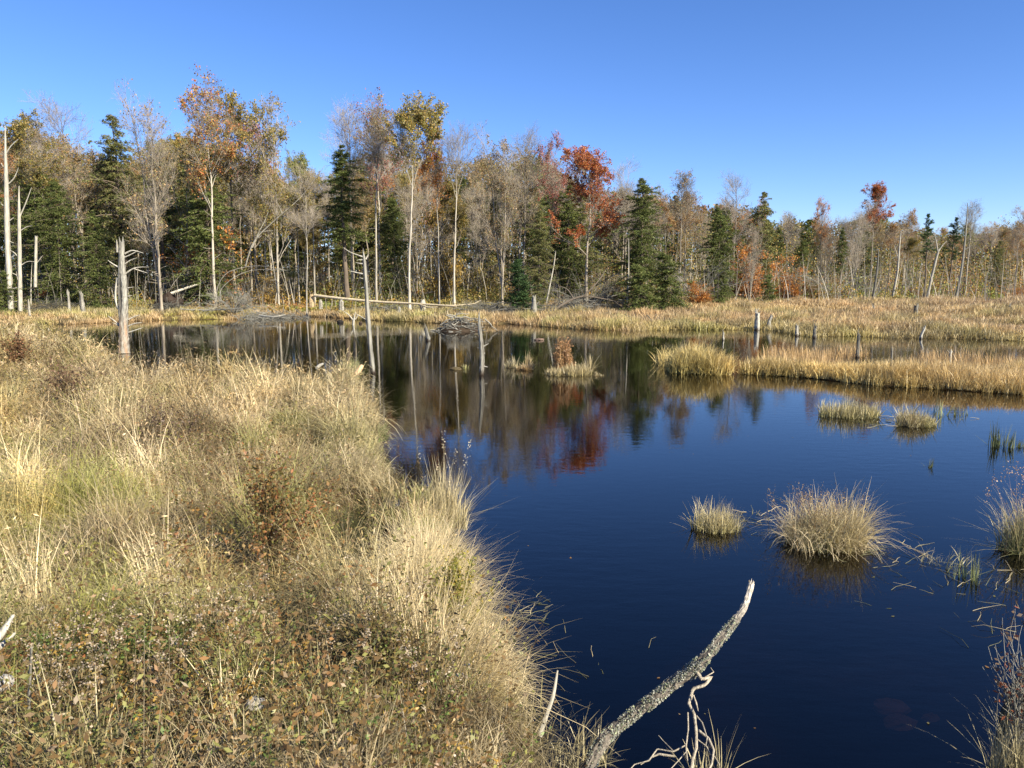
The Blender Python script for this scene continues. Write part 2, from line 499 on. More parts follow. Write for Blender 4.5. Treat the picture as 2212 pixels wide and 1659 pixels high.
PAL = {
    'russet': [(.34, .16, .055), (.28, .15, .06), (.34, .22, .08), (.26, .20, .08)],
    'olive': [(.20, .18, .045), (.27, .21, .06), (.15, .15, .04), (.33, .22, .06)],
    'green': [(.13, .17, .04), (.18, .20, .05), (.24, .23, .06)],
    'orange': [(.44, .17, .035), (.36, .13, .03), (.48, .24, .05), (.26, .13, .04)],
    'gold': [(.42, .27, .05), (.33, .22, .05), (.24, .18, .05)],
    'red': [(.44, .115, .045), (.36, .085, .035), (.48, .19, .055), (.30, .11, .04), (.40, .17, .05)],
    'pink': [(.34, .09, .07), (.30, .12, .09), (.24, .10, .07)],
    'brown': [(.28, .20, .10), (.32, .22, .11), (.22, .20, .08), (.31, .18, .07), (.20, .19, .07)],
    'needle': [(.105, .135, .04), (.135, .16, .048), (.085, .115, .034), (.17, .18, .058)],
    'needle_pale': [(.15, .165, .055), (.18, .185, .065), (.12, .14, .048), (.20, .17, .07)],
    'mixed': [(.40, .20, .055), (.27, .21, .06), (.42, .14, .05), (.28, .17, .08), (.34, .25, .07)],
    'needle_dark': [(.055, .10, .036), (.07, .12, .042), (.048, .085, .03)],
}
def pal(name, n, g, jit=.15):
    p = np.array(PAL[name])
    return p[g.integers(0, len(p), n)] * g.uniform(1 - jit, 1 + jit, (n, 1))

def low_skeleton(seed):
    g = np.random.default_rng(seed); n = 9; K = 8; t = np.linspace(0, 1, K)
    az = g.uniform(0, 6.28, n); th = np.abs(g.normal(0, .38, n)); L = 4.3 * g.uniform(.5, 1.05, n)
    TP = np.stack([np.outer(np.sin(th) * L * np.cos(az), t), np.outer(np.sin(th) * L * np.sin(az), t), np.outer(np.cos(th) * L, t) - .2], -1) + g.normal(0, .05, (n, K, 3)) * t[None, :, None]
    TR = np.outer(.035 * g.uniform(.6, 1.3, n), 1 - .8 * t) + .006
    tr = Acc(); V, F = tubes(TP, TR, 5); tr.add(V, F, BARK_GREY)
    tw = Acc()
    P2, R2, _ = grow(TP, TR, 14, .12, 1, .95, lambda t: 1.25 - .7 * t, .5, g, K=5, wob=.1, up=.03, rmin=.006); V, F = tubes(P2, R2, 3); tw.add(V, F, TWIG)
    P4, R4, _ = grow(P2, R2, 7, .15, 1, .7, lambda t: .5 + 0 * t, .6, g, K=3, wob=.1, rmin=.004, flat=True); V, F = tubes(P4, R4, 3); tw.add(V, F, TWIG)
    return dict(trunk=tr, twigs=tw, P4=P4, H=4.3, top=float(P4[..., 2].max()))

def leaves_for(sk, palname, count, size, seed, zlo=0.0, part=None):
    g = np.random.default_rng(seed)
    P4 = sk['P4']
    # whole twigs keep or lose their leaves together, so the crown stays patchy
    key = vnoise(P4[:, 0, 0] + P4[:, 0, 2], P4[:, 0, 1] - P4[:, 0, 2] * .7, 1.1) + g.random(len(P4)) * .25
    ok = (P4[:, 0, 2] > zlo * sk['H'])
    idx = np.where(ok)[0]
    w = np.clip(key[idx] - .35, 0, 1) ** 2.2 + (.03 if count > 18000 else .004)
    ii = g.choice(idx, count, p=w / w.sum())
    f = g.random((count, 1)) * 1.1
    c = P4[ii, 0] * (1 - f) + P4[ii, 2] * f + g.normal(0, .09, (count, 3))
    a = Acc()
    V, F = leafq(c, size * g.uniform(.6, 1.3, count), .75, g, up=.25)
    col = pal(palname, count, g) * (0.8 + .4 * key[ii][:, None])
    a.add(V, F, rep(col, 4))
    return a

def conifer(seed, H=14.0, palname='needle', rad=2.6, low=.06, gap=.0, spruce=False, nb=210, ntw=14, bark=BARK_DARK * 1.5):
    g = np.random.default_rng(seed)
    K = 14; t = np.linspace(0, 1, K)
    tp = np.stack([np.cumsum(g.normal(0, .05, K)), np.cumsum(g.normal(0, .05, K)), t * H], -1)[None]
    tp[0, 0, 2] = -.4
    trr = (.17 * (1 - .95 * t) + .01)[None] * (H / 14)
    tr = Acc(); V, F = tubes(tp, trr, 8); tr.add(V, F, rep(np.tile(bark, (K, 1)) * g.uniform(.7, 1.3, (K, 1)), 8))
    hb = low + (1 - low) * g.random(nb) ** .95
    lump = .45 + 1.0 * g.random(24); lz = g.uniform(0, 6.28, 24)
    hz = hb * H
    az = g.uniform(0, 6.283, nb)
    prof = np.clip((1 - hb), 0, 1) ** .62 * np.minimum(1, .55 + (hb - low) * 4)
    L = rad * prof * lump[(hb * 23).astype(int)] * (1 + .35 * np.cos(az - lz[(hb * 23).astype(int)])) * g.uniform(.5, 1.15, nb) + .18
    ft = hb * (K - 1); i = np.minimum(ft.astype(int), K - 2); f = (ft - i)[:, None]
    p = tp[0, i] * (1 - f) + tp[0, i + 1] * f
    el = (.25 if spruce else .08) + .5 * (hb - .5) + g.normal(0, .32, nb)
    d = np.stack([np.cos(az) * np.cos(el), np.sin(az) * np.cos(el), np.sin(el)], -1)
    Pt = [p]; KB = 6
    for k in range(KB - 1):
        d = nrm(d + g.normal(0, .06, (nb, 3)) + np.array([0, 0, (.02 if spruce else -.09)]))
        Pt.append(Pt[-1] + d * (L / (KB - 1))[:, None])
    BP = np.stack(Pt, 1)
    BR = np.linspace(1, .25, KB)[None, :] * (.012 + .012 * L[:, None])
    V, F = tubes(BP, BR, 3); tr.add(V, F, bark * .8)
    TP_, TR_, tt = grow(BP, BR, ntw, .12, 1.0, .95, lambda t: np.ones_like(t), .6, g, K=3, wob=.05, up=-.06 if not spruce else 0, rmin=.006, flat=True)
    Lb = np.repeat(L, ntw)
    # shorten twigs in proportion to their branch
    sc = (np.clip(Lb * .34, .16, .75) * (1.15 - .75 * tt))[:, None, None]
    TP_ = TP_[:, :1] + (TP_ - TP_[:, :1]) * sc
    nn = 9
    M = len(TP_)
    fr = g.random((M, nn, 1)) * 1.15
    c = TP_[:, None, 0] * (1 - fr) + TP_[:, None, 2] * fr + g.normal(0, .055, (M, nn, 3)) - np.array([0, 0, .02])
    ax = np.repeat((TP_[:, 2] - TP_[:, 0])[:, None], nn, 1)
    ax = nrm(ax.reshape(-1, 3)) + g.normal(0, .55, (M * nn, 3))
    c = c.reshape(-1, 3)
    size = np.repeat(np.clip(.11 + .05 * Lb, .11, .22), nn) * g.uniform(.7, 1.25, M * nn)
    V, F = leafq(c, size, .30, g, up=.35, axis=ax)
    # new growth at the twig ends is yellower
    key = vnoise(c[:, 0] + c[:, 2], c[:, 1] + c[:, 2] * .5, 1.0)[:, None]
    col = pal(palname, M * nn, g, .25) * (.75 + .5 * key)
    fo = Acc(); fo.add(V, F, rep(col, 4))
    return dict(trunk=tr, foliage=fo, H=H)

PROTO = {}
def proto(kind):
    "meshes of one kind of tree, built once and shared by its copies"
    if kind in PROTO:
        return PROTO[kind]
    base, *rest = kind.split('/')
    parts = []
    if base == 'dec':
        sk_name, leaf, dens = rest[0], rest[1], rest[2]
        if ('sk', sk_name) not in PROTO:
            seed, style, bark, rt = SKEL[sk_name]
            sk = skeleton(seed, 16, style, bark, rt)
            sk['m_trunk'] = sk['trunk'].mesh('trunk', M_BARK); sk['m_tw'] = sk['twigs'].mesh('branches', M_TWIG)
            PROTO[('sk', sk_name)] = sk
        sk = PROTO[('sk', sk_name)]
        parts = [('trunk', sk['m_trunk']), ('branches', sk['m_tw'])]
        if leaf != 'none':
            cnt = {'few': 2200, 'some': 6000, 'many': 13000, 'full': 21000}[dens]
            a = leaves_for(sk, leaf, cnt, .155 if dens != 'full' else .165, hash_(kind), .0)
            parts.append(('foliage', a.mesh('foliage', M_LEAF)))
        H = sk['top']
    elif base == 'low':
        sk = low_skeleton(hash_(kind) % 977)
        a = leaves_for(sk, rest[0], 6500 if rest[1] == 'full' else 3600, .115, hash_(kind))
        parts = [('trunk', sk['trunk'].mesh('trunk', M_BARK)), ('branches', sk['twigs'].mesh('branches', M_TWIG)), ('foliage', a.mesh('foliage', M_LEAF))]
        H = sk['top']
    else:
        cf = conifer(*CONI[rest[0]][0], **CONI[rest[0]][1])
        parts = [('trunk', cf['trunk'].mesh('trunk', M_BARK)), ('foliage', cf['foliage'].mesh('foliage', M_NEEDLE))]
        H = cf['H']
    PROTO[kind] = (parts, H)
    return PROTO[kind]

def hash_(s):
    h = 7
    for ch in s: h = (h * 31 + ord(ch)) % 100003
    return h

SKEL = {
    'a': (1, 'forest', BARK_GREY, .15), 'b': (2, 'tall', BARK_GREY * 1.15, .13), 'c': (3, 'vase', BARK_GREY, .18),
    'd': (4, 'forest', BARK_PALE, .12), 'e': (5, 'tall', BARK_PALE, .11), 'f': (6, 'wide', BARK_GREY, .17),
    'g': (8, 'slim', BARK_PALE * .9, .075), 'h': (9, 'slim', BARK_GREY, .08), 'i': (10, 'vase', BARK_PALE * .8, .14),
    'j': (12, 'wide', BARK_DARK * 1.4, .17), 'k': (13, 'tall', BARK_PALE * .85, .12),
}
CONI = {
    'hem1': ((21,), dict(palname='needle', rad=3.9, nb=290)),
    'hem2': ((22,), dict(palname='needle_pale', rad=3.9, low=.12, nb=230)),
    'hem3': ((23,), dict(palname='needle', rad=4.1, low=.03, nb=300)),
    'hem4': ((24,), dict(palname='needle', rad=3.2, low=.4, nb=130)),
    'young': ((25,), dict(H=5.0, palname='needle', rad=1.8, low=.02, nb=130, ntw=12)),
    'spruce': ((26,), dict(H=5.0, palname='needle_dark', rad=1.6, low=.02, nb=140, spruce=True)),
    'pine': ((27,), dict(palname='needle_dark', rad=2.2, low=.5, nb=70, spruce=True)),
}

def tree(name, kind, x, y, H, label, cat='tree', rz=None, group=None, lean=(0, 0), wide=1.0):
    parts, H0 = proto(kind)
    s = H / H0
    o = thing(name, label, cat, (x, y, tz(x, y) - .05), 0, group)
    o.rotation_euler = (lean[0], lean[1], random.uniform(0, 6.28) if rz is None else rz)
    ws = s * wide
    o.scale = (ws, ws, s)
    for pn, me in parts:
        obj(pn, me, o)
    return o

def tree_px(name, kind, px, ytop, D, label, **k):
    x = PD(px, 600, D)[0]
    top = PD(px, ytop, D)[2]
    return tree(name, kind, x, D, max(top - tz(x, D), 1.0), label, **k)

FW = 'trees standing along the front of the wood'
front = [
    # name, kind, px, ytop, D, label, extras
    ('hemlock_tree', 'con/hem3', 130, 392, 56, 'dark dense hemlock rising left of the thick broken snag', dict(wide=1.05)),
    ('hemlock_tree', 'con/hem1', 215, 455, 54, 'bushy dark hemlock directly behind the thick broken snag', dict(wide=1.05)),
    ('hemlock_tree', 'con/hem2', 268, 250, 64, 'tall loose olive-green hemlock above the thick broken snag', {}),
    ('hemlock_tree', 'con/young', 8, 585, 50, 'low dark hemlock cut off by the left edge of the picture', dict(wide=1.3)),
    ('leafy_tree', 'dec/a/olive/many', 90, 238, 60, 'olive-leaved tree with thin haze of leaves near the left edge', {}),
    ('bare_tree', 'dec/f/none/x', 165, 198, 66, 'tall bare grey tree with fanning twigs left of the olive hemlock', {}),
    ('bare_tree', 'dec/c/brown/few', 345, 165, 51, 'tall nearly bare tree with forked dark crown right of the thick snag', dict(wide=.8)),
    ('maple_tree', 'dec/d/mixed/some', 462, 150, 56, 'tallest tree, white lower trunk and thin orange and red crown', dict(wide=.95)),
    ('leafy_tree', 'dec/a/olive/many', 505, 200, 60, 'olive and orange crown just right of the tallest tree', {}),
    ('maple_tree', 'dec/b/pink/some', 553, 255, 66, 'small crimson crown wedged between two olive ones', {}),
    ('birch_tree', 'dec/i/olive/many', 600, 212, 58, 'pale forked birch with clumped olive-brown crown against the sky', dict(wide=.8)),
    ('leafy_tree', 'dec/k/green/many', 645, 322, 60, 'green-leaved tree in the dip of the skyline', dict(wide=.75)),
    ('slim_tree', 'dec/g/none/x', 660, 350, 52, 'slim grey trunk standing alone left of the felled log', {}),
    ('hemlock_tree', 'con/hem4', 745, 312, 58, 'hemlock with dark high crown and bare trunk above the felled log', dict(wide=1.5)),
    ('bare_tree', 'dec/b/none/x', 762, 212, 61, 'bare grey-crowned tree right behind the high hemlock crown', {}),
    ('birch_tree', 'dec/e/brown/few', 812, 205, 57, 'white-trunked tree just right of the leaning spiked snag', {}),
    ('bare_tree', 'dec/d/pink/few', 822, 195, 60, 'pale-stemmed tree with a few pinkish leaves at its top', {}),
    ('leafy_tree', 'dec/k/olive/many', 884, 198, 53, 'thin white-stemmed tree with spreading olive crown mid skyline', dict(wide=.95)),
    ('leafy_tree', 'dec/e/orange/some', 948, 285, 55, 'white-stemmed tree with orange-tipped leaves beside the olive crown', dict(wide=.8)),
    ('hemlock_tree', 'con/hem3', 850, 430, 60, 'dark hemlock filling the gap behind the felled log', {}),
    ('birch_tree', 'dec/k/none/x', 981, 252, 54, 'bare white-stemmed birch above the stick lodge', dict(wide=.85)),
    ('bare_tree', 'dec/c/brown/some', 1085, 258, 54, 'big multi-stemmed tree with pale bent limb and russet haze', dict(wide=.8)),
    ('bare_tree', 'dec/f/none/x', 1130, 262, 62, 'wide bare crown right of the multi-stemmed tree', dict(wide=.7)),
    ('maple_tree', 'dec/a/pink/some', 1188, 285, 61, 'pinkish red thin crown left of the full red maple', dict(wide=.7)),
    ('maple_tree', 'dec/f/red/full', 1268, 312, 55, 'full red maple, brightest crown of the wood', dict(wide=1.1)),
    ('hemlock_tree', 'con/hem2', 1165, 455, 54, 'pale green drooping hemlock left of the red maple', {}),
    ('spruce_tree', 'con/spruce', 1113, 562, 50, 'small bluish-dark spruce at the wood edge above the pond', dict(wide=1.1)),
    ('hemlock_tree', 'con/hem1', 1222, 400, 60, 'hemlock half hidden behind the red maple trunk', {}),
    ('hemlock_tree', 'con/hem1', 1392, 385, 54, 'big cone-shaped hemlock right of the red maple', dict(wide=1.2)),
    ('hemlock_tree', 'con/young', 1385, 570, 50, 'young hemlock at the foot of the big cone-shaped hemlock, left one', dict(wide=1.5)),
    ('hemlock_tree', 'con/young', 1440, 545, 51, 'young hemlock at the foot of the big cone-shaped hemlock, right one', dict(wide=1.3)),
    ('bare_tree', 'dec/a/none/x', 1350, 335, 64, 'bare grey tree rising behind and left of the big hemlock', {}),
    ('bare_tree', 'dec/b/brown/few', 1468, 365, 62, 'bare tree with dark forked top right of the big hemlock', {}),
    ('hemlock_tree', 'con/hem1', 1555, 452, 57, 'narrow dark hemlock standing behind the orange shrubs', dict(wide=1.25)),
    ('hemlock_tree', 'con/young', 1562, 600, 54, 'low hemlock under the narrow dark one beside orange leaves', dict(wide=1.2)),
    ('bare_tree', 'dec/f/none/x', 1585, 362, 63, 'bare tree with crooked top above the narrow dark hemlock', dict(wide=.8)),
    ('hemlock_tree', 'con/hem2', 1645, 415, 64, 'grey-green hemlock with thin top right of the crooked bare tree', {}),
    ('hemlock_tree', 'con/young', 1663, 592, 55, 'small bright green hemlock alone before the orange beeches', dict(wide=1.05)),
    ('birch_tree', 'dec/i/none/x', 1622, 470, 58, 'white leaning stems rising out of the orange beeches', dict(wide=.7)),
    ('maple_tree', 'dec/a/orange/some', 1772, 425, 66, 'tree with small orange top left of the crimson-topped maple', dict(wide=.7)),
    ('maple_tree', 'dec/b/red/many', 1880, 393, 66, 'crimson-topped maple far along the right skyline', dict(wide=.95)),
    ('bare_tree', 'dec/i/none/x', 1842, 430, 64, 'cluster of pale stems below the crimson-topped maple', {}),
    ('maple_tree', 'dec/f/russet/some', 1950, 450, 67, 'russet-hazed tree right of the crimson-topped maple', dict(wide=.7)),
    ('pine_tree', 'con/pine', 2000, 462, 61, 'dark pine with ragged top, left one of the pair', dict(wide=1.1)),
    ('pine_tree', 'con/pine', 2052, 470, 63, 'dark pine with leaning crown, right one of the pair', dict(wide=1.2)),
    ('hemlock_tree', 'con/hem4', 1815, 490, 62, 'dark-tufted hemlock amid bare stems right of the orange beeches', {}),
    ('bare_tree', 'dec/k/none/x', 2088, 428, 62, 'bare tree with pale stem just right of the pine pair', {}),
    ('hemlock_tree', 'con/hem2', 2155, 520, 63, 'thin hemlock near the right edge behind the marsh', {}),
    ('bare_tree', 'dec/a/russet/few', 2195, 445, 66, 'bare brownish tree cut off by the right edge', {}),
]
for nm, kd, px, yt, D, lb, ex in front:
    tree_px(nm, kd, px, yt, D, lb, group=FW, **ex)

# beech shrubs and low bright saplings at the edge of the wood
low = [
    ('low/orange/full', 1520, 602, 54, 'low orange beech between two young hemlocks', 1.5),
    ('low/orange/full', 1622, 520, 59, 'broad orange beech left of the small bright hemlock', 1.0),
    ('low/orange/full', 1712, 560, 60, 'broad orange beech right of the small bright hemlock', 1.2),
    ('low/russet/full', 1760, 590, 60, 'reddish brown beech right of the broad orange ones', 1.1),
    ('low/gold/many', 1932, 612, 63, 'yellow-green sapling at the back of the marsh', 1.3),
    ('low/orange/many', 1985, 610, 64, 'low orange shrub beneath the dark pines', 1.8),
    ('low/orange/many', 2185, 610, 64, 'orange shrub at the right edge of the wood', 1.6),
    ('low/orange/many', 470, 478, 60, 'orange sapling glowing beside the white trunk of the tallest tree', .9),
    ('low/gold/many', 960, 430, 58, 'golden sapling behind the two white stems', .75),
    ('low/gold/many', 700, 560, 62, 'yellow-green sapling behind the high-crowned hemlock', 1.5),
    ('low/green/many', 400, 560, 60, 'green sapling behind the fallen grey trunk', 1.5),
    ('low/green/many', 640, 575, 62, 'green sapling left of the slim lone trunk', 1.5),
    ('low/gold/many', 570, 590, 60, 'yellow-orange low sapling behind the bent saplings', 1.5),
    ('low/gold/some', 1330, 585, 57, 'yellowish sapling behind the brush pile', 1.3),
    ('low/olive/many', 1035, 540, 60, 'olive sapling behind the two birches', 1.2),
    ('low/orange/some', 100, 590, 58, 'orange sapling under the dark hemlock at left', 1.2),
]
for kd, px, yt, D, lb, wd in low:
    tree_px('sapling', kd, px, yt, D, lb, cat='sapling', group='bright saplings at the edge of the wood', wide=wd)

# deeper rows of the wood
SKX = [-200, 0, 60, 120, 180, 240, 300, 340, 400, 480, 560, 640, 700, 760, 820, 900, 960, 1050, 1150, 1250, 1350, 1450, 1530, 1600, 1700, 1800, 1900, 2000, 2100, 2300]
SKY = [270, 262, 255, 235, 250, 285, 300, 255, 240, 250, 300, 335, 345, 290, 265, 275, 300, 290, 300, 345, 355, 385, 400, 400, 440, 450, 435, 470, 465, 462]
ZONES = [(250, 'behind the thick broken snag'), (430, 'behind the fallen grey trunk'), (620, 'behind the tallest tree'), (860, 'behind the pale felled log'),
         (1060, 'behind the stick lodge'), (1340, 'behind the red maple'), (1500, 'behind the big cone-shaped hemlock'),
         (1780, 'behind the orange beeches'), (1960, 'behind the crimson-topped maple'), (9999, 'behind the dark pine pair')]
KL = {
    'bare': ('bare_tree', ['dec/a/none/x', 'dec/b/none/x', 'dec/f/none/x', 'dec/k/none/x', 'dec/c/none/x', 'dec/d/brown/few'], 'bare grey tree deep in the wood '),
    'brown': ('leafy_tree', ['dec/a/brown/some', 'dec/f/brown/many', 'dec/b/russet/some', 'dec/d/orange/some'], 'tree with thin brown leaves deep in the wood '),
    'olive': ('leafy_tree', ['dec/a/olive/full', 'dec/f/olive/full', 'dec/f/green/many', 'dec/k/olive/many'], 'olive-leaved tree deep in the wood '),
    'hem': ('hemlock_tree', ['con/hem1', 'con/hem2', 'con/hem4', 'con/hem3'], 'dark hemlock deep in the wood '),
    'slim': ('slim_tree', ['dec/g/none/x', 'dec/h/none/x', 'dec/g/brown/few'], 'slim pale trunk deep in the wood '),
}
g = random.Random(3)
NB = 236
for i in range(NB):
    px = -120 + 2450 * ((i * 0.61803398) % 1.0)
    row = i / NB
    D = 58 + 46 * row ** .9 + g.uniform(-2, 2)
    if px > 1400: D += 5
    sk = float(np.interp(px, SKX, SKY))
    r = g.random()
    if px < 700: kinds = [('bare', .16), ('brown', .18), ('olive', .32), ('hem', .24), ('slim', .10)]
    elif px < 1300: kinds = [('bare', .24), ('brown', .16), ('olive', .16), ('hem', .31), ('slim', .13)]
    else: kinds = [('bare', .38), ('brown', .2), ('olive', .08), ('hem', .22), ('slim', .12)]
    for kk, w in kinds:
        r -= w
        if r < 0: break
    frac = g.uniform(.05, .3) if kk in ('bare', 'brown') else g.uniform(.1, .4)
    if kk == 'slim': frac = g.uniform(.25, .6)
    if kk == 'hem': frac = g.uniform(.15, .5)
    yt = sk + (600 - sk) * frac
    nm, kinds_, lb = KL[kk]
    zone = next(z for lim, z in ZONES if px < lim)
    tree_px(nm, g.choice(kinds_), px, yt, D, lb + zone, group=lb.strip() + ' ' + zone, wide=g.uniform(.8, 1.15) if kk != 'hem' else g.uniform(1, 1.4))

# ------------------------------------------------------------------ far wood mass and undergrowth (nobody could count them)
def far_wood():
    g = np.random.default_rng(77)
    n = 230000
    px = g.uniform(-300, 2500, n); D = g.uniform(96, 124, n)
    x = (px - 1106) / FPX * D
    top = np.interp(px, SKX, SKY) + 40 + 45 * vnoise(px, D, 40) - 22 * sm(1500, 1900, px)
    zt = CAM_H + D * np.tan(np.arctan((829.5 - top) / FPX) - TILT)
    z = .8 + (zt - .8) * g.random(n) ** 1.1
    a = Acc()
    col = pal('brown', n, g) * .8
    col = np.where((vnoise(px, z * 30, 90) > .55)[:, None], pal('olive', n, g), col)
    col = np.where((vnoise(px + 500, z * 20, 60) > .68)[:, None], pal('needle', n, g), col)
    V, F = leafq(np.stack([x, D, z], -1), g.uniform(.2, .5, n), .6, g)
    a.add(V, F, rep(col, 4))
    m = 900
    px = g.uniform(-300, 2500, m); D = g.uniform(98, 120, m); x = (px - 1106) / FPX * D
    top = np.interp(px, SKX, SKY) + 60
    zt = CAM_H + D * np.tan(np.arctan((829.5 - top) / FPX) - TILT)
    t = np.linspace(0, 1, 5)[None, :]
    Pt = np.stack([x[:, None] + g.normal(0, .3, (m, 5)), D[:, None] + 0 * t, 1 + (zt[:, None] - 1) * t], -1)
    V, F = tubes(Pt, (.14 * (1 - .8 * t)) * g.uniform(.5, 1.2, (m, 1)), 4)
    a.add(V, F, np.broadcast_to(BARK_GREY * g.uniform(.6, 1.6, (m, 1, 1, 1)), V.shape))
    tag(obj('far_wood', a.mesh('far_wood', M_LEAF)), kind='stuff', label='brown and grey mass of wood closing off the view')
far_wood()

def undergrowth():
    g = np.random.default_rng(78)
    n = 300000
    px = g.uniform(-200, 2400, n); D = 55 + 45 * g.random(n) ** 1.3
    D = D + np.where(px > 1350, 4, 0)
    x = (px - 1106) / FPX * D
    cl = vnoise(x, D, 2.2)
    hmax = .3 + 11 * np.clip(cl - .33, 0, 1) * (.12 + sm(57, 72, D))
    z = terrain(x, D) + hmax * g.random(n) ** 1.3
    a = Acc()
    k = vnoise(x + 40, D, 3.5)
    col = np.where((k < .35)[:, None], pal('olive', n, g), np.where((k < .5)[:, None], pal('green', n, g), np.where((k < .62)[:, None], pal('gold', n, g), np.where((k < .75)[:, None], pal('russet', n, g), pal('brown', n, g)))))
    V, F = leafq(np.stack([x, D, z], -1), g.uniform(.07, .2, n), .7, g)
    a.add(V, F, rep(col * 1.25, 4))
    m = 5000
    px = g.uniform(-200, 2400, m); D = 54 + 40 * g.random(m); x = (px - 1106) / FPX * D
    b = np.stack([x, D, terrain(x, D)], -1)
    blades(a, b, g.uniform(.8, 4.5, m), g.uniform(0, 6.28, m), g.uniform(0, .35, m), g.uniform(0, .6, m), g.uniform(.02, .06, m), np.tile(BARK_PALE, (m, 1)) * g.uniform(.4, 1.1, (m, 1)), rng=g)
    tag(obj('undergrowth', a.mesh('undergrowth', M_LEAF)), kind='stuff', label='leafy undergrowth and thin stems on the floor of the wood')
undergrowth()

# ------------------------------------------------------------------ grass
STRAW = np.array([.57, .425, .18]); PALE = np.array([.76, .63, .38]); OLIVE = np.array([.27, .26, .065]); GREEN = np.array([.13, .19, .04])
BROWN = np.array([.20, .148, .075]); RUST = np.array([.32, .17, .055]); YG = np.array([.40, .38, .07]); TAN = np.array([.42, .28, .13]); DKG = np.array([.07, .09, .03])

def tufts(acc, cx, cy, cz, nb, rad, h, w, col, lean=.35, curl=.9, g=RNG, wind=None, tip=.35, jit=.34, K=5, mess=.45):
    "nb blades in each tuft; all arguments per tuft"
    T = len(cx)
    tot = T * nb
    def r_(v): return np.repeat(np.broadcast_to(v, (T,)), nb)
    az = g.uniform(0, 6.283, tot)
    rr = r_(rad) * np.sqrt(g.random(tot))
    bx = r_(cx) + rr * np.cos(az); by = r_(cy) + rr * np.sin(az)
    base = np.stack([bx, by, r_(cz)], -1)
    hh = r_(h) * g.uniform(.45, 1.15, tot)
    le = np.abs(g.normal(0, 1, tot)) * r_(lean) * (.4 + .8 * rr / (r_(rad) + 1e-6))
    cu = r_(curl) * g.uniform(.1, 1.3, tot)
    a2 = az + g.normal(0, .7, tot)
    a2 = np.where(g.random(tot) < mess, g.uniform(0, 6.283, tot), a2)
    le = np.where(g.random(tot) < mess * .4, g.uniform(.1, 1.2, tot), le)
    if wind is not None:
        m = g.random(tot) < .4
        a2 = np.where(m, wind + g.normal(0, .5, tot), a2)
    c = np.repeat(np.broadcast_to(col, (T, 3)), nb, axis=0) * g.uniform(1 - jit, 1 + jit, (tot, 1))
    tc = c * (1 - tip) + PALE * tip * g.uniform(.8, 1.1, (tot, 1))
    blades(acc, base, hh, a2, le, cu, r_(w) * g.uniform(.6, 1.3, tot), c, tipcol=tc, rng=g, K=K)

def mixc(c, m, col):
    m = np.clip(m, 0, 1)[:, None]
    return c * (1 - m) + np.asarray(col) * m

_ct = np.random.default_rng(17).random((64, 64, 7))
def cells(x, y, s):
    "nearest tussock centre on a jittered grid: normalised distance and its random numbers"
    gx = np.floor(x / s).astype(int); gy = np.floor(y / s).astype(int)
    best = np.full(np.shape(x), 9.0); rnd = np.zeros(np.shape(x) + (7,))
    for i in (-1, 0, 1):
        for j in (-1, 0, 1):
            q = _ct[(gx + i) % 64, (gy + j) % 64]
            cx = (gx + i + .1 + .8 * q[..., 0]) * s; cy = (gy + j + .1 + .8 * q[..., 1]) * s
            d = np.hypot(x - cx, y - cy) / s
            m = d < best
            best = np.where(m, d, best); rnd = np.where(m[..., None], q, rnd)
    return best, rnd

def near_colour(x, y, px, py, g):
    v1 = vnoise(x, y, .9); v2 = vnoise(x + 30, y, .45); v3 = vnoise(x, y + 50, 2.2)
    c = np.tile(STRAW, (len(x), 1))
    c = mixc(c, (v1 - .55) * 3, PALE)
    c = mixc(c, (v2 - .52) * 3 * .9, OLIVE)
    c = mixc(c, (v3 - .52) * 2.5 * .8, BROWN * 1.3)
    c = mixc(c, (vnoise(x - 20, y + 11, .35) - .66) * 4, BROWN * .8)
    c = mixc(c, sm(830, 740, py) * .55, OLIVE * 1.25)
    c = mixc(c, sm(1050, 1350, py) * (.25 + .5 * v2) * .8, OLIVE)
    c = mixc(c, sm(1300, 1560, py) * .7, BROWN * .7)
    def blob(bx, by, r, col, k=1.0):
        nonlocal c
        d = np.hypot((px - bx) / 1.5, py - by) / r
        c = mixc(c, np.exp(-d * d) * k, col)
    blob(700, 900, 85, PALE, .8); blob(270, 925, 60, PALE, .6); blob(900, 1080, 60, PALE * .95, .5); blob(880, 1250, 90, PALE * .9, .5)
    blob(800, 925, 32, GREEN, .9); blob(750, 775, 40, YG * .7, .8); blob(430, 745, 40, OLIVE, .7); blob(330, 752, 25, YG, .7); blob(560, 740, 40, GREEN * 1.3, .6)
    blob(150, 1130, 60, YG, .75); blob(60, 770, 60, BROWN, .6); blob(20, 880, 90, STRAW, .5); blob(150, 860, 50, BROWN, .7); blob(350, 950, 70, BROWN * 1.2, .7)
    blob(450, 990, 90, BROWN * 1.1, .5); blob(240, 1000, 50, RUST * .8, .3); blob(600, 1150, 60, RUST * .9, .5); blob(540, 1200, 60, BROWN * .7, .5)
    blob(800, 1200, 45, GREEN * .7, .9); blob(690, 950, 30, DKG, .5); blob(790, 1000, 30, OLIVE, .6); blob(600, 1400, 40, GREEN, .6)
    return c

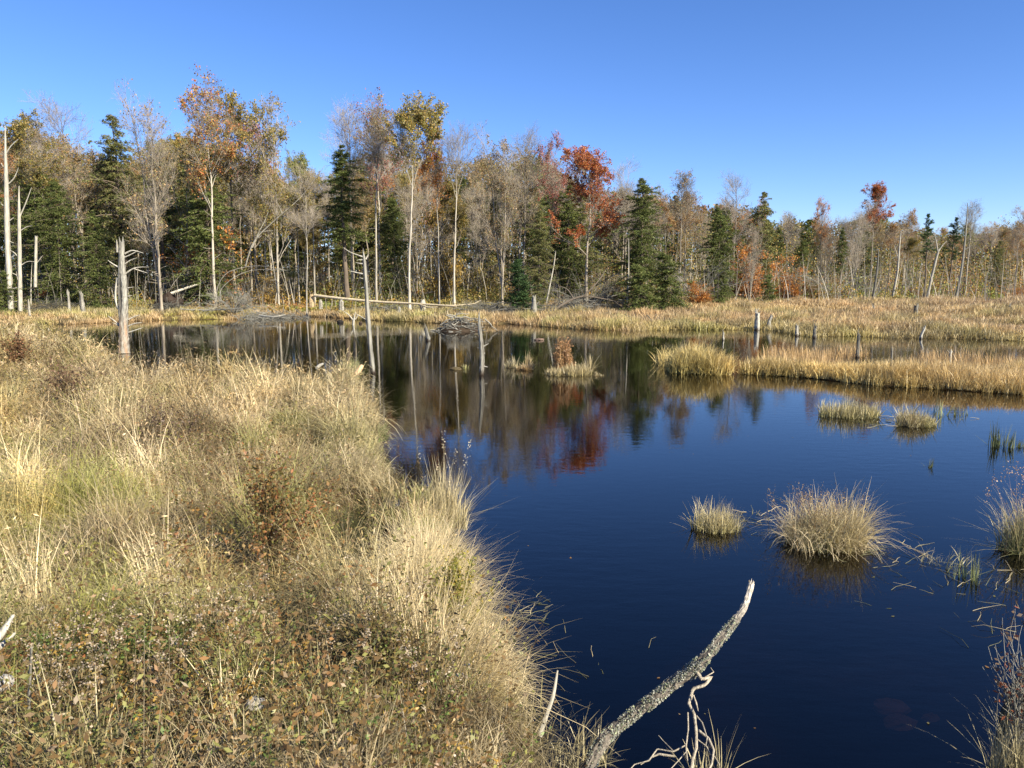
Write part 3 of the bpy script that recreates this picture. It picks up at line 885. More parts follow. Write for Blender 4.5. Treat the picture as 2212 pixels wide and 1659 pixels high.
def near_bank():
    g = np.random.default_rng(101)
    n = 56000
    r = (g.random(n) * (36 ** .62 - 1.6 ** .62) + 1.6 ** .62) ** (1 / .62)
    a = np.radians(g.uniform(-42, 12, n))
    x = r * np.sin(a); y = r * np.cos(a)
    sd = poly_sd(NEAR, x, y)
    gd = seg_d(GUL, x, y)
    k = (sd > .06) & (x < 1.2) & ((gd > .42) | (g.random(n) < .04)) & (vnoise(x, y, .42) + g.normal(0, .12, n) > .22)
    px, py = to_px(x, y, np.full(n, .6))
    lowz = sm(1330, 1520, py)                       # low leafy ground cover takes over near the camera
    k &= g.random(n) > lowz * .72 * (px < 1000)
    x, y, r, px, py, sd = x[k], y[k], r[k], px[k], py[k], sd[k]
    z = terrain(x, y)
    c = near_colour(x, y, px, py, g)
    hm = vnoise(x, y, .42)
    sc = np.where(r < 7, .34, np.where(r < 14, .5, .8))
    cd, cr = cells(x, y, .34); cd2, cr2 = cells(x, y, .55); cd3, cr3 = cells(x, y, .9)
    cd = np.where(r < 7, cd, np.where(r < 14, cd2, cd3)); cr = np.where((r < 7)[:, None], cr, np.where((r < 14)[:, None], cr2, cr3))
    prof = np.exp(-(cd / .42) ** 2)
    hv = (.10 + .20 * vnoise(x, y, .9) + .52 * prof) * (.5 + .9 * cr[:, 2])
    z = z + .20 * prof * (.4 + cr[:, 2])
    hv *= np.where(py > 1330, .75, 1.0) * np.where(py < 800, .95, 1)
    w = np.maximum(.005, r * .00095)
    hv *= 1 - .35 * sm(1330, 1500, py)
    hv *= np.where(r < 9, .4 + .6 * sm(.08, .6, sd), 1)
    c = mixc(c, (cr[:, 3] - .6) * 2.4, PALE); c = mixc(c, (cr[:, 4] - .6) * 2.6, BROWN); c = mixc(c, (cr[:, 5] - .58) * 2.8 * sm(820, 1050, py) + (cr[:, 5] - .7) * 2, np.array([.27, .28, .06]))
    c = c * (.58 + .60 * cr[:, 6])[:, None]
    acc = Acc()
    tufts(acc, x, y, z, 16, .07 + .005 * r, hv * .95, w * g.choice([.5, .8, 1.15], len(w)), c, lean=.6, curl=2.0, g=g, wind=np.repeat(cr[:, 1] * 6.283, 16), mess=.35)
    # thatch: short, strongly bent dead blades lying in every direction
    s = g.random(len(x)) < .75
    tufts(acc, x[s], y[s], z[s] + .03, 13, .16, .26, w[s] * 1.0, c[s] * .85, lean=1.0, curl=1.3, g=g)
    # broken bits, seed husks and short dead leaves tangled through the grass
    m = 170000
    i = g.integers(0, len(x), m); sp = .05 + .006 * r[i]
    fz = z[i] + hv[i] * g.random(m) * .85 + .02
    bc = c[i] * np.array([.95, .85, .8]) * g.uniform(.45, 1.35, (m, 1))
    bc = np.where((g.random(m) < .16)[:, None], BROWN * g.uniform(.5, 1.3, (m, 1)), bc)
    V, F = leafq(np.stack([x[i] + g.normal(0, 1, m) * sp, y[i] + g.normal(0, 1, m) * sp, fz], -1), np.maximum(.03, r[i] * .0042) * g.uniform(.5, 1.5, m), .22, g, up=.1)
    acc.add(V, F, rep(bc, 4))
    tag(obj('meadow_grass', acc.mesh('meadow_grass', M_GRASS)), kind='stuff', label='matted straw-coloured grass covering the near bank')
    # big overhanging tussocks at the water's edge
    acc = Acc()
    e = W([(1070, 1600), (1040, 1540), (1005, 1440), (975, 1340), (945, 1250), (935, 1180), (925, 1128), (880, 1115), (812, 1010), (800, 950), (780, 895), (755, 855),
           (735, 815, .3), (690, 845, .4), (640, 825, .5), (560, 810, .5), (500, 810, .5), (420, 800, .5), (310, 815, .5), (215, 775, .5)])
    ex, ey = [], []
    for (ax, ay), (bx, by) in zip(e[:-1], e[1:]):
        L = math.hypot(bx - ax, by - ay); m = max(3, int(L / .09))
        t = g.random(m); ex += list(ax + (bx - ax) * t + g.normal(0, .12, m)); ey += list(ay + (by - ay) * t + g.normal(0, .12, m))
    ex, ey = np.array(ex), np.array(ey)
    sd = poly_sd(NEAR, ex, ey); ecd, ecr = cells(ex, ey, .42); k = (sd > -.06) & (ecd < .22 + .22 * ecr[:, 2])
    ex, ey = ex[k], ey[k]; ecr = ecr[k]
    px, py = to_px(ex, ey, np.full(len(ex), .5)); rr = np.hypot(ex, ey)
    c = near_colour(ex, ey, px, py, g)
    c = mixc(c, np.full(len(ex), .3), PALE) * (.55 + .6 * ecr[:, 6])[:, None]
    tufts(acc, ex, ey, np.maximum(terrain(ex, ey), 0.0), 34, .09, (.30 + .24 * vnoise(ex, ey, .3)) * np.where(rr < 6, .8, 1), np.maximum(.005, rr * .0010), c, lean=.4, curl=1.3, g=g, mess=.6)
    # the tall mound of straw between the gully and the water
    m = 900
    t = g.random(m)
    q = W([(945, 1500, .5), (930, 1400, .5), (910, 1310, .5), (890, 1230, .5), (880, 1170, .5)])
    q = np.array(q); f = t * (len(q) - 1); i = np.minimum(f.astype(int), len(q) - 2); f = (f - i)[:, None]
    mm = q[i] * (1 - f) + q[i + 1] * f + g.normal(0, .15, (m, 2))
    k = poly_sd(NEAR, mm[:, 0], mm[:, 1]) > .02; mm = mm[k]; mm = mm[seg_d(GUL, mm[:, 0], mm[:, 1]) > .42]
    px, py = to_px(mm[:, 0], mm[:, 1], .6)
    c = near_colour(mm[:, 0], mm[:, 1], px, py, g)
    c = mixc(c, vnoise(mm[:, 0], mm[:, 1], .3) * .9, PALE * .95)
    tufts(acc, mm[:, 0], mm[:, 1], terrain(mm[:, 0], mm[:, 1]), 24, .10, .3 + .5 * vnoise(mm[:, 0] + 3, mm[:, 1], .25), np.full(len(mm), .0052), c, lean=.5, curl=1.2, g=g, mess=.7)
    tag(obj('bank_edge_grass', acc.mesh('bank_edge_grass', M_GRASS)), kind='stuff', label='long pale grass drooping over the edge of the near bank')
near_bank()

def forbs(acc, x, y, z, h, scol, lcol, nl, ls, g, heads=0, hcol=None, hs=.02, w=.004, K=5, lean=.2):
    n = len(x)
    P_ = blades(acc, np.stack([x, y, z], -1), h, g.uniform(0, 6.28, n), np.abs(g.normal(0, lean, n)), g.uniform(0, .4, n), np.full(n, w), scol, K=K, rng=g)
    f = g.uniform(.15, 1, (n, nl, 1)) * (K - 1); i = np.minimum(f.astype(int), K - 2); f = f - i
    ar = np.arange(n)[:, None]
    i = i[..., 0]
    c = P_[ar, i] * (1 - f) + P_[ar, i + 1] * f
    out = g.normal(size=(n, nl, 3)) * np.array([1, 1, .3]); out = nrm(out)
    c = c + out * (ls * .6)
    V, F = leafq(c.reshape(-1, 3), ls * g.uniform(.6, 1.3, n * nl), .5, g, up=.3, axis=out.reshape(-1, 3))
    acc.add(V, F, rep(np.repeat(lcol, nl, axis=0) * g.uniform(.7, 1.3, (n * nl, 1)), 4))
    if heads:
        tip = P_[:, -1][:, None] + g.normal(0, 1, (n, heads, 3)) * np.array([.014, .014, .045])
        V, F = leafq(tip.reshape(-1, 3), hs * g.uniform(.6, 1.3, n * heads), .8, g)
        acc.add(V, F, rep(np.repeat(hcol, heads, axis=0) * g.uniform(.8, 1.2, (n * heads, 1)), 4))
    return P_

def weeds():
    g = np.random.default_rng(202)
    n = 30000
    r = (g.random(n) * (30 ** .6 - 1.8 ** .6) + 1.8 ** .6) ** (1 / .6)
    a = np.radians(g.uniform(-40, 10, n)); x = r * np.sin(a); y = r * np.cos(a)
    sd = poly_sd(NEAR, x, y); px, py = to_px(x, y, np.full(n, .6))
    patch = vnoise(x + 7, y, .8)
    def bl(bx, by, rr): return np.exp(-(np.hypot((px - bx) / 1.5, py - by) / rr) ** 2)
    p = .03 + .30 * np.clip(patch - .55, 0, 1) * 2 + .5 * bl(150, 860, 50) + .45 * bl(40, 770, 60) + .5 * bl(350, 950, 60) + .4 * bl(460, 1000, 80) + .6 * bl(560, 1180, 90) + .07 * sm(1250, 1450, py)
    k = (sd > .1) & (g.random(n) < p) & (px < 1180)
    x, y, r, px, py = x[k], y[k], r[k], px[k], py[k]; n = len(x)
    z = terrain(x, y)
    acc = Acc()
    kind = g.random(n)
    lc = np.where((kind < .45)[:, None], np.array([.155, .098, .038]), np.where((kind < .55)[:, None], RUST * .7, np.where((kind < .9)[:, None], OLIVE * .7, BROWN * np.array([1.1, .85, .7]))))
    forbs(acc, x, y, z, g.uniform(.4, .85, n), np.tile(BROWN * .8, (n, 1)), lc, 16, .02 + .0006 * r.mean(), g, w=.004)
    # goldenrod gone to seed
    k = (g.random(n) < .03) & (py > 1150)
    x2, y2, z2 = x[k], y[k], z[k]; m = len(x2)
    forbs(acc, x2, y2, z2, g.uniform(.5, .8, m), np.tile(BROWN, (m, 1)), np.tile(BROWN * .8, (m, 1)), 10, .02, g, heads=26, hcol=np.tile(np.array([.40, .32, .22]), (m, 1)), hs=.009, w=.003)
    tag(obj('dry_weeds', acc.mesh('dry_weeds', M_GRASS)), kind='stuff', label='brown dry weeds and fluffy seed heads standing among the grass')
weeds()

def ground_cover():
    g = np.random.default_rng(303)
    n = 190000
    r = 1.7 + 3.4 * g.random(n) ** .9
    a = np.radians(g.uniform(-42, 10, n)); x = r * np.sin(a); y = r * np.cos(a)
    px, py = to_px(x, y, np.full(n, .7))
    k = (poly_sd(NEAR, x, y) > .12) & (g.random(n) < sm(1250, 1470, py) * (.25 + .75 * (px < 1080)))
    x, y, px, py = x[k], y[k], px[k], py[k]; n = len(x)
    hump = vnoise(x, y, .35)
    z = terrain(x, y) + .03 + .34 * hump * g.random(n) ** .6
    k1 = vnoise(x + 9, y + 4, .28); k2 = vnoise(x - 9, y, .5)
    c = np.tile(np.array([.15, .135, .05]), (n, 1))
    c = np.where((k1 > .5)[:, None], np.array([.17, .10, .035]), c)
    c = np.where(((k1 > .62) & (k2 > .4))[:, None], np.array([.30, .19, .05]), c)
    c = np.where(((k2 > .56) & (k1 < .6))[:, None], np.array([.13, .185, .045]), c)
    c = np.where((g.random(n) < .04)[:, None], np.array([.34, .13, .05]), c)
    c = np.where((g.random(n) < .10)[:, None], np.array([.36, .30, .09]), c)
    rust = np.exp(-(np.hypot((px - 420) / 1.6, py - 1590) / 75) ** 2) + np.exp(-(np.hypot((px - 60) / 1.6, py - 1600) / 60) ** 2)
    c = mixc(c, rust * .75 * (g.random(n) < .8), np.array([.30, .145, .04]))
    c = c * g.uniform(.45, 1.15, (n, 1))
    acc = Acc()
    V, F = leafq(np.stack([x, y, z], -1), g.uniform(.010, .026, n), .6, g, up=.35)
    acc.add(V, F, rep(c, 4))
    m = 3400
    i = g.integers(0, n, m)
    kk = g.random(m)
    lc = np.where((kk < .25)[:, None], np.array([.14, .20, .05]), np.where((kk < .7)[:, None], np.array([.20, .12, .04]), np.where((kk < .85)[:, None], np.array([.40, .26, .06]), np.array([.24, .24, .07]))))
    forbs(acc, x[i], y[i], terrain(x[i], y[i]), g.uniform(.12, .42, m), np.tile(BROWN * .7, (m, 1)), lc, 18, .023, g, w=.003, lean=.35)
    m = 1200
    i = g.integers(0, n, m)
    blades(acc, np.stack([x[i], y[i], terrain(x[i], y[i])], -1), g.uniform(.25, .5, m), g.uniform(0, 6.28, m), g.uniform(0, .4, m), g.uniform(0, .8, m), np.full(m, .0035), np.tile(BROWN, (m, 1)) * g.uniform(.5, 1.4, (m, 1)), rng=g)
    tag(obj('ground_cover', acc.mesh('ground_cover', M_LEAF)), kind='stuff', label='low mixed green, rust and yellow leaves on the near slope')
ground_cover()

# ------------------------------------------------------------------ marsh and far shore grass
def marsh():
    g = np.random.default_rng(404)
    acc = Acc()
    # right-hand meadow
    n = 30000
    px = g.uniform(1180, 2330, n); D = 30 + 38 * g.random(n) ** .9
    x = (px - 1106) / FPX * D
    sd = poly_sd(FAR, x, D)
    k = sd > -.1
    x, D, px, sd = x[k], D[k], px[k], sd[k]
    z = terrain(x, D)
    qx, qy = to_px(x, D, z + .4)
    v = vnoise(x, D, 3.0); v2 = vnoise(x, D, 1.2)
    c = np.tile(TAN * 1.15, (len(x), 1))
    c = mixc(c, (v - .5) * 2, STRAW); c = mixc(c, (v2 - .6) * 2, OLIVE * 1.2)
    c = mixc(c, sm(1850, 2150, qx) * sm(42, 52, D) * .5, np.array([.34, .20, .11]))
    c = mixc(c, sm(2.5, .4, sd) * .55, OLIVE * 1.1)
    cd, cr = cells(x, D, 1.6)
    h = (.2 + .3 * v2 * (.6 + .5 * v) + .22 * np.exp(-(cd / .4) ** 2)) * (.6 + .7 * cr[:, 2])
    c = c * (.68 + .5 * cr[:, 3])[:, None]; c = mixc(c, (cr[:, 4] - .7) * 2, BROWN)
    tufts(acc, x, D, z, 11, .28, h, D * .0009, c, lean=.28, curl=.8, g=g, wind=.4, K=4, tip=.3)
    tag(obj('marsh_grass', acc.mesh('marsh_grass', M_GRASS)), kind='stuff', label='tan and reddish marsh grass stretching to the wood')
    # island strip
    acc = Acc()
    n = 15000
    px = g.uniform(1405, 2330, n); D = 16 + 13 * g.random(n)
    x = (px - 1106) / FPX * D
    sd = poly_sd(STRIP, x, D)
    k = sd > -.02
    x, D, px, sd = x[k], D[k], px[k], sd[k]
    v = vnoise(x, D, 1.1)
    c = np.tile(np.array([.62, .45, .16]), (len(x), 1))
    cd, cr = cells(x, D, 1.1); c = c * (.7 + .45 * cr[:, 3])[:, None]
    c = mixc(c, sm(1800, 2100, px) * .4, TAN * 1.3); c = mixc(c, (v - .7) * 1.2, OLIVE * 1.5)
    c = mixc(c, sm(1560, 1460, px) * .4, np.array([.62, .48, .17]))
    c = mixc(c, sm(.15, .0, sd) * .3, OLIVE * .9)
    h = .32 + .28 * v + .20 * np.exp(-((px - 1520) / 75) ** 2)
    tufts(acc, x, D, np.maximum(terrain(x, D), 0), 22, .16, h, D * .0010, c, lean=.36, curl=.95, g=g, wind=.5, tip=.25)
    # taller reddish seed stems standing in the shallows behind the strip
    m = 1500
    px = g.uniform(1650, 2330, m); D = g.uniform(21.5, 26.5, m) ; x = (px - 1106) / FPX * D
    kk = (vnoise(x, D, 1.6) > .42)
    x, D = x[kk], D[kk]
    tufts(acc, x, D, np.maximum(terrain(x, D), -.1), 5, .2, .5, D * .0008, STRAW * np.array([.8, .7, .7]), lean=.14, curl=.35, g=g, tip=.1, K=4)
    tag(obj('sedge_strip', acc.mesh('sedge_strip', M_GRASS)), kind='stuff', label='long low island of golden sedge reaching in from the right')
    # far shore fringe
    acc = Acc()
    e = W([(-400, 701), (0, 701), (150, 701), (250, 696), (330, 692), (420, 691), (500, 690), (545, 686), (640, 683), (720, 686), (800, 692),
           (900, 696), (950, 699), (1050, 703), (1100, 700), (1180, 706), (1280, 712), (1400, 716)])
    X, Y = [], []
    for (ax, ay), (bx, by) in zip(e[:-1], e[1:]):
        m = int(math.hypot(bx - ax, by - ay) * 62)
        t = g.random(m); s = g.random(m) ** 1.7 * 6.5
        X += list(ax + (bx - ax) * t); Y += list(ay + (by - ay) * t + s)
    X, Y = np.array(X), np.array(Y)
    px, py = to_px(X, Y, np.full(len(X), .2)); sd = poly_sd(FAR, X, Y)
    # the trampled brown clearing round the felled log stays almost bare
    clear = (px > 600) & (px < 1000) & (sd > 2.6)
    v = vnoise(X, Y, 1.3)
    k = (~clear | (g.random(len(X)) < .10)) & (g.random(len(X)) < .25 + v)
    X, Y, px, v, sd = X[k], Y[k], px[k], v[k], sd[k]
    c = np.tile(TAN, (len(X), 1)); c = mixc(c, (v - .5) * 2.5, OLIVE * 1.25); c = mixc(c, (vnoise(X + 9, Y, .9) - .6) * 3, BROWN)
    c = mixc(c, np.exp(-((px - 450) / 30) ** 2) * .9, YG * .8); c = mixc(c, np.exp(-((px - 370) / 15) ** 2) * .9, YG * .9)
    c = mixc(c, sm(1000, 850, px) * sm(700, 820, px) * .4, OLIVE)
    h = np.where(px < 700, .32, .42) * (.6 + .8 * v)
    tufts(acc, X, Y, terrain(X, Y), 12, .2, h, Y * .0009, c, lean=.3, curl=.7, g=g, K=4)
    # forest edge, weeds on the mud
    m = 9000
    px = g.uniform(-150, 1450, m); D = 50 + 9 * g.random(m); x = (px - 1106) / FPX * D
    k = (poly_sd(FAR, x, D) > 3) & ((px < 620) | (px > 1000) | (g.random(m) < .25))
    x, D = x[k], D[k]
    tufts(acc, x, D, terrain(x, D), 7, .25, .38, D * .0009, mixc(np.tile(BROWN, (len(x), 1)), vnoise(x, D, 1.5), OLIVE), lean=.4, curl=.8, g=g, K=4)
    tag(obj('shore_grass', acc.mesh('shore_grass', M_GRASS)), kind='stuff', label='ragged tan and green fringe along the far shore')
marsh()

# ------------------------------------------------------------------ wood builder
def path_interp(pts, n, straight=False):
    pts = np.array(pts, float)
    d = np.concatenate([[0], np.cumsum(np.linalg.norm(np.diff(pts[:, :3], axis=0), axis=1))])
    t = np.linspace(0, d[-1], n)
    # smooth with Catmull-Rom through chord parameter
    out = np.empty((n, pts.shape[1]))
    if straight:
        return np.stack([np.interp(t, d, pts[:, j]) for j in range(pts.shape[1])], 1)
    for k, s in enumerate(t):
        i = min(max(np.searchsorted(d, s) - 1, 0), len(pts) - 2)
        u = (s - d[i]) / (d[i + 1] - d[i] + 1e-9)
        p0 = pts[max(i - 1, 0)]; p1 = pts[i]; p2 = pts[i + 1]; p3 = pts[min(i + 2, len(pts) - 1)]
        out[k] = .5 * ((2 * p1) + (-p0 + p2) * u + (2 * p0 - 5 * p1 + 4 * p2 - p3) * u * u + (-p0 + 3 * p1 - 3 * p2 + p3) * u ** 3)
    return out

def wood(acc, pts, n=24, sides=12, rough=.12, flute=.1, col=(.4, .36, .3), dark=(.12, .10, .08), seed=0, jag=0.0, streak=.65, fn=None, cap=True, wet=None, straight=False):
    "a limb through pts (x, y, z, radius) with fluted, knotty surface and a splintered end"
    g = np.random.default_rng(seed)
    q = path_interp(pts, n, straight)
    ang = 2 * np.pi * np.arange(sides) / sides
    R = np.repeat(np.maximum(q[:, 3:4], .0015), sides, 1)
    tt = np.linspace(0, 1, n)[:, None]
    fl = sum(np.sin(m * ang[None, :] + g.uniform(0, 6.28) + tt * g.uniform(-2, 2)) / m for m in (2, 3, 5)) * flute
    R = R * (1 + fl + g.normal(0, rough, (n, sides)) * .5 + np.interp(np.linspace(0, 1, n), np.linspace(0, 1, 7), g.normal(0, rough, 7))[:, None] * .5)
    V, F = tubes(q[None, :, :3], R[None], sides)
    st = g.random(sides)[None, :] * .7 + .3 * g.random((n, sides))
    st = np.clip((st - .45) * 3, 0, 1)[..., None] * streak
    C = np.array(col) * (1 - st) + np.array(dark) * st
    if fn is not None:
        R2, C = fn(tt, ang, R, C, g)
        V, F = tubes(q[None, :, :3], R2[None], sides)
    V = V[0]
    T = nrm(q[-1, :3] - q[-2, :3])
    if jag > 0:
        V[-1] += T * (g.random((sides, 1)) ** 1.5 * jag)
    if wet is not None:                       # soaked dark wood up to the waterline
        m = np.clip((wet * (1 + .5 * np.sin(ang * 3))[None, :] - V[..., 2]) * 25, 0, 1)[..., None]
        C = C * (1 - m) + np.array([.035, .025, .018]) * m
    acc.add(V, F, C)
    if cap:
        for e, off in ((0, 0), (-1, -jag * .3)):
            ctr = V[e].mean(0) + T * off
            ring = V[e]
            CV = np.concatenate([ring, (ring * .15 + ctr * .85)])
            s = np.arange(sides); s2 = (s + 1) % sides
            acc.add(CV, np.stack([s, s2, sides + s2, sides + s], -1), np.array(col) * .7)
    return q

def stick(acc, a, b, r, col, g, bend=.06, sides=4, n=5):
    a = np.array(a, float); b = np.array(b, float)
    t = np.linspace(0, 1, n)[:, None]
    L = np.linalg.norm(b - a)
    p = a * (1 - t) + b * t + g.normal(0, bend * L, (n, 3)) * np.sin(t * np.pi) * .6
    V, F = tubes(p[None], (r * (1 - .6 * t[:, 0]))[None], sides)
    acc.add(V, F, np.array(col) * g.uniform(.8, 1.15))

GREYW = np.array([.30, .29, .245]); SILV = np.array([.45, .425, .35]); DARKW = np.array([.07, .058, .045])

def px_path(base, pts, D):
    "pixel list with pixel half-widths -> local path about base, at depth D"
    out = []
    for q in pts:
        d = D + (q[3] if len(q) > 3 else 0)
        p = PD(q[0], q[1], d)
        out.append((*(p - base), .8 * q[2] * d / FPX))
    return out

# thick broken snag
b = P(268, 748, .25); D = b[1]
t = thing('broken_snag', 'thick broken dead trunk with splintered top and orange rotten foot', 'dead tree', b)
def rot(tt, ang, R, C, g):
    face = np.cos(ang[None, :] - 3.3)                     # towards the viewer, lower part
    m = np.clip((face - .2) * 2, 0, 1) * np.clip((.42 - tt) * 6, 0, 1)
    m = m * g.uniform(.1, 1, (1, R.shape[1])) * np.clip(.5 + np.sin(tt * 30 + ang[None, :] * 5), .3, 1)
    C = C * (1 - m[..., None]) + np.array([.36, .18, .085]) * m[..., None]
    # hollow split half way up: a dent, its inner shade painted near-black
    sp = np.clip(1.3 - np.abs(ang[None, :] - 2.6) * 2.0, 0, 1) * np.clip(1.2 - np.abs(tt - .55) * 6, 0, 1)
    R = R * (1 - .6 * sp)
    C = C * (1 - sp[..., None]) + np.array([.02, .016, .013]) * sp[..., None]
    return R, C
a = Acc()
wood(a, px_path(b, [(268, 762, 14), (268, 740, 11.5), (267, 700, 10.5), (266, 640, 11), (264, 590, 9), (263, 555, 7.5), (263, 530, 6.5)], D), 44, 22, .12, .16, GREYW, DARKW, 1, jag=.35, fn=rot, streak=.9)
obj('trunk', a.mesh('trunk', M_WOOD, False), t)
a = Acc(); wood(a, px_path(b, [(254, 545, 3.5), (253, 530, 3), (252, 518, .8)], D), 8, 7, seed=5, col=SILV); obj('splinter', a.mesh('splinter', M_WOOD), t)
for i, pts in enumerate([
    [(270, 548, 2.6), (285, 541, 2), (300, 544, 1.3), (310, 547, .6)], [(268, 556, 2), (282, 550, 1.4), (298, 541, .6)], [(270, 570, 2), (282, 562, 1.4), (296, 557, .5)],
    [(258, 578, 2.4), (245, 571, 1.7), (233, 562, .6)], [(270, 592, 2.4), (288, 580, 1.8), (305, 577, 1.2), (322, 577, .6)], [(288, 580, 1.6), (303, 585, 1.2), (319, 590, .6)],
    [(254, 600, 3), (250, 625, 3), (251, 655, 2.6), (262, 680, 1.2)], [(246, 640, 1.6), (252, 660, 1.6), (260, 676, 1)],
    [(258, 702, 2), (246, 692, 1.4), (233, 682, .6)], [(260, 706, 1.6), (250, 700, 1.2), (243, 697, .6)], [(277, 690, 1.8), (290, 684, 1.4), (302, 680, .6)],
    [(276, 705, 2), (290, 699, 1.6), (306, 697, .8)], [(277, 718, 1.8), (290, 714, 1.4), (308, 708, .8)], [(276, 640, 1.5), (285, 638, .8)], [(276, 622, 1.5), (289, 620, .7)]]):
    a = Acc(); wood(a, px_path(b, pts, D), 9, 6, .08, .05, SILV, DARKW, 30 + i, streak=.2); obj('dead_branch', a.mesh('dead_branch', M_WOOD), t)

# leaning spiked snag
b = P(806, 806, 0); D = b[1]
t = thing('leaning_snag', 'slender dead trunk leaning left with bristling broken top, standing in the pond', 'dead tree', b)
a = Acc()
wood(a, px_path(b, [(810, 850, 8), (806, 806, 7), (801, 760, 7), (795, 690, 6), (791, 620, 5), (788, 580, 4.6), (786, 556, 3.6), (785, 545, 1.6)], D), 40, 14, .1, .12, GREYW * .85, DARKW, 61, jag=.12, streak=.9, wet=.14)
obj('trunk', a.mesh('trunk', M_WOOD, False), t)
for i, pts in enumerate([[(787, 556, 2.6), (770, 550, 1.6), (755, 544, 1.1), (742, 535, .5)], [(787, 562, 2.4), (779, 561, 1.6), (770, 562, .5)], [(786, 570, 2.4), (777, 569, 1.6), (768, 567, .5)],
    [(787, 592, 2.6), (775, 590, 2), (758, 586, 1.6)], [(787, 603, 1.6), (777, 600, .8)], [(790, 560, 2.4), (796, 549, .8)], [(788, 620, 1.6), (780, 622, .8)], [(792, 655, 1.6), (800, 653, .7)]]):
    a = Acc(); wood(a, px_path(b, pts, D), 8, 6, .08, .05, SILV, DARKW, 70 + i, streak=.3); obj('dead_branch', a.mesh('dead_branch', M_WOOD), t)

# straight grey post snag
b = P(1040, 810, 0); D = b[1]
t = thing('post_snag', 'straight grey dead trunk with short spurs standing mid pond right of the stick lodge', 'dead tree', b)
a = Acc(); wood(a, px_path(b, [(1041, 850, 8), (1040, 810, 7), (1041, 780, 6.5), (1040, 745, 6), (1036, 710, 4.5), (1035, 690, 3), (1035, 678, 1.4)], D), 34, 14, .1, .1, GREYW, DARKW, 81, jag=.1, streak=.85, wet=.12)
obj('trunk', a.mesh('trunk', M_WOOD, False), t)
for i, pts in enumerate([[(1042, 750, 2), (1050, 745, 1.2), (1056, 742, .5)], [(1043, 765, 1.6), (1048, 762, .6)], [(1043, 790, 1.8), (1049, 792, 1), (1054, 793, .5)], [(1036, 752, 1.2), (1031, 751, .6)]]):
    a = Acc(); wood(a, px_path(b, pts, D), 6, 5, seed=90 + i, col=SILV, streak=.1); obj('dead_branch', a.mesh('dead_branch', M_WOOD), t)

def dead_tree(label, D, main, brs, col=SILV * .95, seed=0, n=36, sides=10, group=None, name='dead_tree', dark=DARKW):
    x = PD(main[0][0], 600, D)[0]
    b = np.array([x, D, tz(x, D)])
    t = thing(name, label, 'dead tree', b, 0, group)
    a = Acc(); wood(a, px_path(b, main, D), n, sides, .07, .07, col, dark, seed, jag=.15, streak=.45)
    obj('trunk', a.mesh('trunk', M_WOOD), t)
    for i, pts in enumerate(brs):
        a = Acc(); wood(a, px_path(b, pts, D), 9, 5, .06, .03, col, dark, seed + 1 + i, streak=.2); obj('dead_branch', a.mesh('dead_branch', M_WOOD), t)
    return t

dead_tree('thick bone-white dead trunk near the left edge', 50, [(24, 670, 8), (20, 600, 7), (16, 520, 6.6), (14, 420, 5.6), (12, 340, 3.6), (11, 275, 1.2)],
          [[(14, 330, 2), (24, 315, 1.5), (40, 300, .6)], [(15, 400, 2), (30, 385, 1.6), (40, 362, .6)], [(14, 450, 1.6), (2, 440, .8)], [(16, 480, 1.6), (30, 470, .8)], [(18, 560, 1.6), (34, 550, .8)], [(14, 370, 1.6), (2, 352, .7)], [(17, 520, 1.4), (30, 525, .6)]], seed=110)
dead_tree('slender white dead tree with curling side branches, second from the left edge', 50, [(44, 672, 6), (43, 600, 5), (42, 520, 4.5), (41, 450, 3.5), (41, 405, 1.2)],
          [[(42, 470, 1.8), (55, 440, 1.5), (68, 405, .6)], [(42, 500, 1.6), (58, 490, 1), (70, 488, .4)], [(43, 560, 1.6), (30, 545, 1), (18, 540, .5)], [(43, 600, 1.4), (25, 590, 1), (0, 600, .5)], [(43, 575, 1.4), (60, 565, 1), (78, 566, .5)],
           [(43, 620, 1.3), (22, 625, 1), (0, 632, .6)], [(43, 650, 1.3), (20, 655, 1), (-5, 668, .6)]], seed=130)
dead_tree('short white broken pole left of the dark hemlock', 54, [(76, 620, 4.5), (77, 570, 4), (78, 512, 3.4)], [[(78, 570, 1.4), (92, 552, .6)]], seed=150)
dead_tree('leaning grey dead tree at right end of the marsh, left of a pair', 61, [(2056, 672, 4), (2070, 620, 3.4), (2080, 560, 2.8), (2088, 480, 1.5), (2090, 440, .6)], [[(2076, 580, 1.2), (2060, 570, .5)], [(2082, 540, 1.2), (2100, 530, .5)]], seed=160, col=GREYW * .8)
dead_tree('leaning bleached dead tree with forked top in front of the dark pines', 58, [(2000, 660, 3.6), (2010, 610, 3.2), (2022, 560, 3), (2028, 540, 2)], [[(2026, 545, 1.8), (2036, 530, 1.2), (2046, 520, .5)], [(2026, 545, 1.8), (2022, 520, 1.2), (2016, 500, .5)]], seed=170)
dead_tree('dark leaning dead tree behind the marsh stumps', 57, [(1880, 670, 4), (1888, 630, 3.2), (1895, 580, 2.6), (1898, 540, 1)], [[(1888, 640, 1.6), (1905, 625, 1), (1915, 618, .5)], [(1890, 600, 1.3), (1902, 570, .5)]], seed=180, col=GREYW * .5)
dead_tree('white dead stem leaning right behind the marsh', 60, [(1928, 640, 3.4), (1938, 590, 3), (1942, 540, 2.2), (1946, 500, 1)], [[(1940, 560, 1.3), (1932, 530, .5)]], seed=185)
dead_tree('slim white leaning stem right of the pale green hemlock', 53, [(1180, 655, 2.4), (1188, 615, 2), (1196, 575, 1.6), (1200, 545, .8)], [], seed=190)
dead_tree('slim white upright stem left of the young hemlocks', 51, [(1355, 655, 2.8), (1357, 610, 2.3), (1358, 565, 1.4), (1358, 520, .8)], [[(1357, 640, 1.4), (1362, 610, 1), (1363, 590, .6)]], seed=195)
